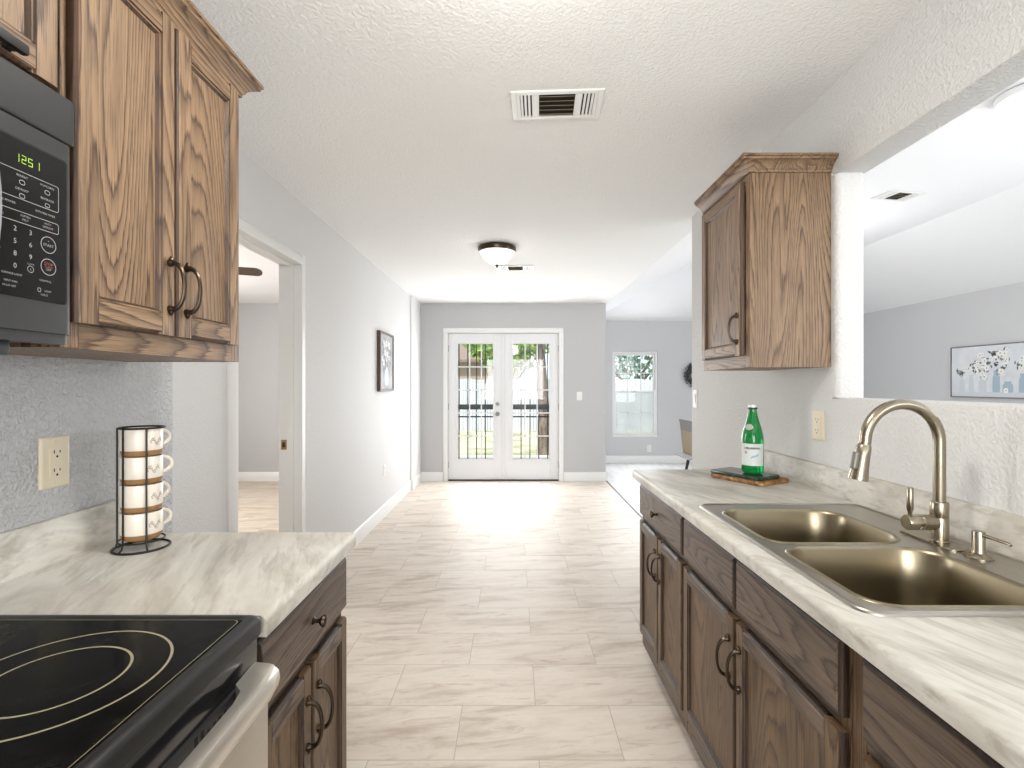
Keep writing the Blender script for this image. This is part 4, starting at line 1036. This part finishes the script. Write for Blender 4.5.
fl = flush('ceiling_lamp', 'lit frosted bowl ceiling lamp with dark rim in the hall', (-0.138, 4.06, H), 0.155, BRONZE, BOWL)
flush('ceiling_lamp', 'white bowl ceiling lamp in the living room, cut by the right edge', (2.93, 2.84, 2.985), 0.15, WHITEP, BOWL)

# ceiling fan in the side room
fn = thing('ceiling_fan', 'brown-bladed ceiling fan in the room through the left doorway', 'ceiling fan', (-2.46, 3.42, H))
b = BM(); lathe(b, [(0, -0.0004), (0.065, -0.0004), (0.062, -0.03), (0.02, -0.05), (0.013, -0.06), (0.013, -0.20), (0.06, -0.21), (0.11, -0.235), (0.115, -0.27), (0.09, -0.31), (0.0, -0.32)], (0, 0, 0), 36); obj('motor', b, SATIN, fn, local=True)
FANW = plain('walnut_blade', srgb(82, 62, 48), 0.45)
for k in range(5):
    a = R(20 + 72 * k); b = BM(); M = Matrix.Rotation(a, 3, 'Z')
    pl = [(0.17, -0.05)] + [(0.62 + 0.045 * math.cos(t_), 0.062 * math.sin(t_)) for t_ in [R(x) for x in range(-90, 91, 15)]] + [(0.17, 0.05)]
    prism(b, pl, lambda p, q, z: tuple(M @ Vector((p, q, -0.305 + z - q * 0.22))), 0, 0.007)
    prism(b, [(0.09, -0.015), (0.19, -0.022), (0.19, 0.022), (0.09, 0.015)], lambda p, q, z: tuple(M @ Vector((p, q, -0.300 + z))), 0, 0.005, 1)
    obj('blade', b, [FANW, SATIN], fn, local=True)

# ------------------------------------------------------------------ pictures
def flower_patch(b, F, u, v, r, rng, wm, cm):
    n = 6
    for k in range(n):
        a = 2 * PI * k / n + rng.random(); c = (u + r * 0.5 * math.cos(a), v + r * 0.5 * math.sin(a)); rr = r * 0.52
        b.faces.new([b.verts.new(F(c[0] + rr * math.cos(t_ * PI / 5), c[1] + rr * math.sin(t_ * PI / 5), 0.0006 + 0.00004 * k)) for t_ in range(10)]).material_index = wm
    b.faces.new([b.verts.new(F(u + r * 0.22 * math.cos(t_ * PI / 4), v + r * 0.22 * math.sin(t_ * PI / 4), 0.0010)) for t_ in range(8)]).material_index = cm
def leafp(b, F, u, v, l, w, a, mi):
    ca, sa = math.cos(a), math.sin(a)
    b.faces.new([b.verts.new(F(u + p * ca - q * sa, v + p * sa + q * ca, 0.0004)) for p, q in ((0, 0), (l * 0.4, w), (l, 0), (l * 0.4, -w))]).material_index = mi
def canvas_ground(name, c0, c1, c2, sc):
    n = NT(name); a = n.noise(n.obj(), sc, 4, 0.6, 0.4); n.set(color=n.ramp(a, [(0.3, c0), (0.5, c1), (0.7, c2)]), rough=0.7); return n.m
PW, PC, PL, PB, PT = plain('petal_white', srgb(226, 226, 222), 0.7), plain('flower_centre', srgb(120, 118, 104), 0.7), plain('leaf_grey_green', srgb(92, 104, 98), 0.7), plain('vase_blue', srgb(156, 174, 186), 0.6), plain('vase_pale', srgb(196, 202, 206), 0.6)
# wide canvas on the living room wall
pc = thing('painting', 'wide painting of white flowers in glass vases on the living room wall', 'painting', (XL, 5.46, 1.172))
py0, py1, pz0, pz1 = 4.86, 6.07, 1.172, 1.772
b = BM(); 
for a0, a1, c0, c1 in ((py0, py0 + 0.012, pz0, pz1), (py1 - 0.012, py1, pz0, pz1), (py0 + 0.012, py1 - 0.012, pz0, pz0 + 0.012), (py0 + 0.012, py1 - 0.012, pz1 - 0.012, pz1)): box(b, XL - 0.034, XL - 0.0006, a0, a1, c0, c1, 0.001, 1)
obj('frame', b, plain('grey_frame', srgb(112, 110, 110), 0.5), pc)
b = BM(); box(b, XL - 0.026, XL - 0.004, py0 + 0.0125, py1 - 0.0125, pz0 + 0.0125, pz1 - 0.0125)
cv = obj('canvas', b, canvas_ground('canvas_ground', srgb(196, 200, 206), srgb(208, 210, 213), srgb(216, 217, 217), 5), pc)
rng = random.Random(3)
F = lambda u, v, d: (XL - 0.0262 - d, py1 - u, pz0 + v)
b = BM()
b.faces.new([b.verts.new(F(u, v, 0.0001)) for u, v in ((0.013, 0.013), (1.19, 0.013), (1.19, 0.075), (0.013, 0.062))]).material_index = 4
def vase(u, v0, w, h, mi): 
    b.faces.new([b.verts.new(F(u + p, v0 + q, 0.0003)) for p, q in ((-w * 0.42, 0), (w * 0.42, 0), (w * 0.5, h * 0.12), (w * 0.46, h * 0.7), (w * 0.30, h * 0.82), (w * 0.34, h), (-w * 0.34, h), (-w * 0.30, h * 0.82), (-w * 0.46, h * 0.7), (-w * 0.5, h * 0.12))]).material_index = mi
for u, w, h, mi in ((0.15, 0.08, 0.17, 4), (0.27, 0.07, 0.20, 4), (0.41, 0.10, 0.17, 4), (0.57, 0.09, 0.24, 3), (0.70, 0.12, 0.12, 3), (0.86, 0.09, 0.20, 3), (1.02, 0.08, 0.18, 4)): vase(u, 0.065, w, h, mi)
for (u, v, s_, n) in ((0.14, 0.27, 0.05, 3), (0.26, 0.36, 0.06, 4), (0.47, 0.42, 0.14, 13), (0.62, 0.46, 0.10, 9), (0.42, 0.26, 0.04, 3), (0.86, 0.36, 0.09, 7), (1.02, 0.34, 0.08, 6), (0.62, 0.30, 0.05, 4)):
    for i in range(n * 2): leafp(b, F, u + rng.uniform(-s_, s_), v + rng.uniform(-s_, s_) * 0.8, 0.05, 0.010, rng.uniform(0, 6.28), 2)
    for i in range(n): flower_patch(b, F, u + rng.uniform(-s_, s_), v + rng.uniform(-s_, s_) * 0.8, rng.uniform(0.022, 0.036), rng, 0, 1)
flower_patch(b, F, 0.68, 0.085, 0.03, rng, 0, 1)
obj('flower_paint', b, [PW, PC, PL, PB, PT], cv, smooth=0)
# framed picture on the hall wall
pf = thing('framed_picture', 'brown-framed grey floral picture on the long hall wall', 'picture', (-1.305, 5.02, 1.255))
hy0, hy1, hz0, hz1 = 4.755, 5.290, 1.255, 1.840; XH = -1.305
b = BM()
for a0, a1, c0, c1 in ((hy0, hy0 + 0.022, hz0, hz1), (hy1 - 0.022, hy1, hz0, hz1), (hy0 + 0.022, hy1 - 0.022, hz0, hz0 + 0.022), (hy0 + 0.022, hy1 - 0.022, hz1 - 0.022, hz1)): box(b, XH + 0.0006, XH + 0.036, a0, a1, c0, c1, 0.002, 1)
obj('frame', b, plain('dark_wood_frame', srgb(82, 62, 48), 0.5), pf)
b = BM(); box(b, XH + 0.004, XH + 0.026, hy0 + 0.0225, hy1 - 0.0225, hz0 + 0.0225, hz1 - 0.0225)
hv = obj('print', b, canvas_ground('grey_print', srgb(140, 142, 148), srgb(168, 170, 174), srgb(192, 193, 196), 6), pf)
F = lambda u, v, d: (XH + 0.0262 + d, hy0 + u, hz0 + v)
b = BM()
for i in range(26): leafp(b, F, rng.uniform(0.10, 0.40), rng.uniform(0.22, 0.50), 0.07, 0.014, rng.uniform(0, 6.28), 2)
for i in range(11): flower_patch(b, F, rng.uniform(0.10, 0.42), rng.uniform(0.28, 0.50), rng.uniform(0.025, 0.04), rng, 0, 1)
b.faces.new([b.verts.new(F(u, v, 0.0003)) for u, v in ((0.2, 0.06), (0.33, 0.06), (0.36, 0.12), (0.30, 0.24), (0.22, 0.24), (0.17, 0.12))]).material_index = 3
obj('flower_paint', b, [PW, PC, plain('soft_grey_leaf', srgb(128, 130, 134), 0.7), PT], hv, smooth=0)

# ------------------------------------------------------------------ wreath on the dining wall
wr = thing('wreath', 'dark leafy wreath on the dining wall, half hidden by the sink wall', 'wreath', (3.06, YD - 0.03, 1.49))
b = BM(); wn = 36
tube(b, [(0.135 * math.cos(2 * PI * k / wn), 0, 0.135 * math.sin(2 * PI * k / wn)) for k in range(wn)], 0.035, 8, closed=True); obj('vine_ring', b, plain('twig', srgb(62, 54, 46), 0.8), wr, local=True)
b = BM(); rng = random.Random(5)
for i in range(460):
    a = rng.uniform(0, 2 * PI); rr = 0.135 + rng.uniform(-0.06, 0.055); c = Vector((rr * math.cos(a), -rng.uniform(0.0, 0.04), rr * math.sin(a)))
    dr = Vector((math.cos(a + rng.uniform(-1.2, 1.2)), -rng.uniform(0.1, 0.8), math.sin(a + rng.uniform(-1.2, 1.2)))).normalized(); sd_ = dr.cross(Vector((rng.uniform(-1, 1), rng.uniform(-1, 1), rng.uniform(-1, 1)))).normalized(); l = rng.uniform(0.035, 0.06)
    w = l * 0.24; nn = dr.cross(sd_) * 0.003
    q = [c, c + dr * l * 0.45 + sd_ * w, c + dr * l, c + dr * l * 0.45 - sd_ * w]
    A = [b.verts.new(x) for x in q]; Bv = b.verts.new(c + dr * l * 0.45 + nn * 2)
    for k in range(4): b.faces.new((A[k], A[(k + 1) % 4], Bv)).material_index = rng.choice((0, 0, 1))
    b.faces.new(A[::-1])
obj('foliage', b, [plain('dark_leaf', srgb(56, 66, 66), 0.6), plain('grey_leaf', srgb(120, 132, 130), 0.6)], wr, local=True)

# ------------------------------------------------------------------ dining chair
ch = thing('dining_chair', 'grey upholstered dining chair partly behind the end of the sink wall', 'chair', (2.42, 6.15, 0))
UPH, LEGM, BK = plain('grey_upholstery', srgb(122, 120, 120), 0.85, bump=0.2, vscale=60), plain('black_leg', srgb(34, 32, 32), 0.5), plain('tan_backing', srgb(150, 134, 112), 0.8)
b = BM(); box(b, -0.36, 0.24, -0.24, 0.24, 0.425, 0.459, 0.015, 4); obj('seat', b, plain('pale_grey_seat', srgb(168, 168, 170), 0.8), ch, local=True)
b = BM()
prof = [(-0.215, 0.50), (-0.250, 0.66), (-0.300, 0.885), (-0.318, 0.885), (-0.300, 0.80), (-0.285, 0.66), (-0.262, 0.46), (-0.235, 0.46)]
prism(b, prof[:3] + prof[3:], lambda p, q, a: (p, a, q), -0.23, 0.23)
obj('backrest', b, UPH, ch, local=True)
b = BM(); prism(b, [(-0.2655, 0.47), (-0.2868, 0.66), (-0.297, 0.75), (-0.3015, 0.75), (-0.291, 0.66), (-0.270, 0.47)], lambda p, q, a: (p, a, q), -0.20, 0.20); obj('back_panel', b, BK, ch, local=True)['label'] = 'tan rear panel'
b = BM(); box(b, -0.235, 0.235, -0.235, 0.235, 0.400, 0.4245, 0.004); obj('seat_frame', b, LEGM, ch, local=True)
for sx in (-1, 1):
    for sy in (-1, 1):
        b = BM(); tube(b, [(sx * 0.20, sy * 0.20, 0.3995), (sx * 0.27, sy * 0.235, 0.0)], [0.020, 0.012], 12); obj('leg', b, LEGM, ch, local=True)

# ------------------------------------------------------------------ outdoors
b = BM(); box(b, -30, 30, YF + 0.12, 60, -0.35, -0.15)
n = NT('sunny_lawn'); v = n.obj(); a = n.noise(v, 1.1, 5, 0.65); g2 = n.noise(v, 40, 3)
n.set(color=n.mix(n.math('MULTIPLY', g2, 0.5), n.ramp(a, [(0.38, srgb(150, 160, 112)), (0.52, srgb(214, 206, 180)), (0.66, srgb(226, 220, 200))]), srgb(120, 124, 92)), rough=0.95)
struct('ground_outside', b, n.m, 'dry sunlit yard behind the double doors', 'ground')
# board fence
fe = thing('board_fence', 'pale grey board fence across the yard behind the glazed doors', 'fence', (2, 16, -0.15))
n = NT('weathered_boards'); v = n.obj(); 
wv = n.n('ShaderNodeTexWave', wave_type='BANDS', bands_direction='X', inp={'Scale': 3.2, 'Distortion': 0.0}); n.l(v, wv.inputs['Vector'])
n.set(color=n.mix(n.ramp(wv.outputs[1], [(0.02, 0), (0.1, 1)]), srgb(130, 138, 146), n.ramp(n.noise(n.obj(scale=(1, 1, 0.1)), 6, 3), [(0.3, srgb(184, 192, 200)), (0.7, srgb(214, 220, 224))])), rough=0.9)
b = BM()
x = -8.0
while x < 14:
    box(b, x, x + 0.138, 16.0, 16.02, -0.15, 1.50 + 0.02 * math.sin(x * 7)); x += 0.145
obj('boards', b, n.m, fe)
for z in (0.2, 1.2):
    b = BM(); box(b, -8, 14, 16.021, 16.06, z, z + 0.09); obj('rail', b, n.m, fe)

def tree(name, label, x, y, tr, th, cr, cz, nl, dark, light, group='trees beyond the doors', seed=1):
    t = thing(name, label, 'tree', (x, y, -0.15), 0, group)
    rg_ = random.Random(seed)
    b = BM(); tube(b, [(0, 0, 0), (0.02, 0, th * 0.3), (-0.05, 0.03, th * 0.7), (0.04, 0, th)], [tr * 1.25, tr, tr * 0.9, tr * 0.7], 14)
    for k in range(4):
        a = k * 1.7; tube(b, [(0, 0, th * 0.8), (cr * 0.4 * math.cos(a), cr * 0.4 * math.sin(a), th + cr * 0.3), (cr * 0.7 * math.cos(a), cr * 0.7 * math.sin(a), th + cr * 0.6)], [tr * 0.5, tr * 0.35, tr * 0.15], 8)
    n = NT('bark'); n.set(color=n.ramp(n.noise(n.obj(scale=(1, 1, 0.25)), 22, 4, 0.7), [(0.35, srgb(84, 74, 66)), (0.65, srgb(150, 138, 126))]), rough=0.95); obj('trunk', b, n.m, t, local=True)
    b = BM()
    for i in range(nl):
        while True:
            p = Vector((rg_.uniform(-1, 1), rg_.uniform(-1, 1), rg_.uniform(-1, 1)))
            if 0.35 < p.length < 1: break
        c = Vector((p.x * cr, p.y * cr, cz + p.z * cr * 0.75)); s_ = rg_.uniform(0.10, 0.2)
        u = Vector((rg_.uniform(-1, 1), rg_.uniform(-1, 1), rg_.uniform(-1, 1))).normalized(); w = u.cross(Vector((rg_.uniform(-1, 1), rg_.uniform(-1, 1), rg_.uniform(-1, 1)))).normalized()
        b.faces.new([b.verts.new(q) for q in (c - u * s_, c + w * s_ * 0.5, c + u * s_, c - w * s_ * 0.5)]).material_index = rg_.randrange(2)
    obj('foliage', b, [plain('leaf_dark', dark, 0.8), plain('leaf_light', light, 0.8)], t, local=True, smooth=0)
    return t
tree('shade_tree', 'thick-trunked tree close behind the right glazed door', 0.60, 10.4, 0.115, 3.0, 1.5, 3.9, 900, srgb(70, 110, 44), srgb(132, 170, 80), seed=1)
tree('yard_tree', 'light green tree beyond the fence seen through the left glazed door', -0.2, 19.0, 0.12, 1.6, 1.7, 3.2, 1400, srgb(96, 140, 50), srgb(170, 200, 96), seed=2)
tree('yard_tree', 'leafy tree beyond the fence seen through the dining window', 4.6, 19.5, 0.14, 1.5, 2.4, 3.4, 1800, srgb(90, 128, 110), srgb(160, 190, 176), seed=3)
# neighbouring house beyond the fence
hs = thing('neighbour_house', 'brown-roofed neighbouring house beyond the fence', 'house', (-3.0, 24, -0.15))
b = BM(); box(b, -7.5, 0.2, 22, 27, -0.15, 2.3); obj('wall', b, plain('house_siding', srgb(176, 160, 148), 0.9), hs)
b = BM(); prism(b, [(21.5, 2.3), (27.5, 2.3), (27.5, 2.42), (24.5, 4.0), (21.5, 2.42)], lambda p, q, a: (a, p, q), -7.8, 0.5); obj('roof', b, plain('roof_shingle', srgb(140, 124, 114), 0.95, bump=0.3), hs)
# security bars outside the doors
def gate(label, x0, x1):
    t = thing('security_gate', label, 'gate', ((x0 + x1) / 2, YF + 0.19, 0), 0, 'security gates outside the doors')
    GM = plain('dark_iron', srgb(62, 64, 68), 0.5, 0.4); y = YF + 0.19
    b = BM()
    for a0, a1, c0, c1 in ((x0, x0 + 0.03, 0.0, 2.02), (x1 - 0.03, x1, 0.0, 2.02), (x0, x1, 0.0, 0.03), (x0, x1, 1.99, 2.02), (x0, x1, 0.86, 0.88)): box(b, a0, a1, y, y + 0.025, c0 + 0.001, c1, 0.002, 1)
    obj('frame', b, GM, t)
    b = BM(); box(b, x0 + 0.03, x1 - 0.03, y - 0.006, y + 0.030, 0.972, 1.045, 0.004); obj('lock_rail', b, plain('grey_iron', srgb(92, 98, 106), 0.5, 0.3), t)
    for k in range(1, 6):
        x = x0 + (x1 - x0) * k / 6
        b = BM(); box(b, x - 0.007, x + 0.007, y + 0.004, y + 0.02, 0.03, 1.99); obj('bar', b, GM, t)
gate('iron security gate outside the left glazed door', -0.900, -0.156)
gate('iron security gate outside the right glazed door', -0.150, 0.600)
b = BM(); box(b, -1.3, 1.1, YF + 0.12, 9.4, -0.1499, 0.0); struct('trim_6', b, plain('patio_concrete', srgb(206, 202, 194), 0.9), 'concrete step outside the double doors', 'patio')
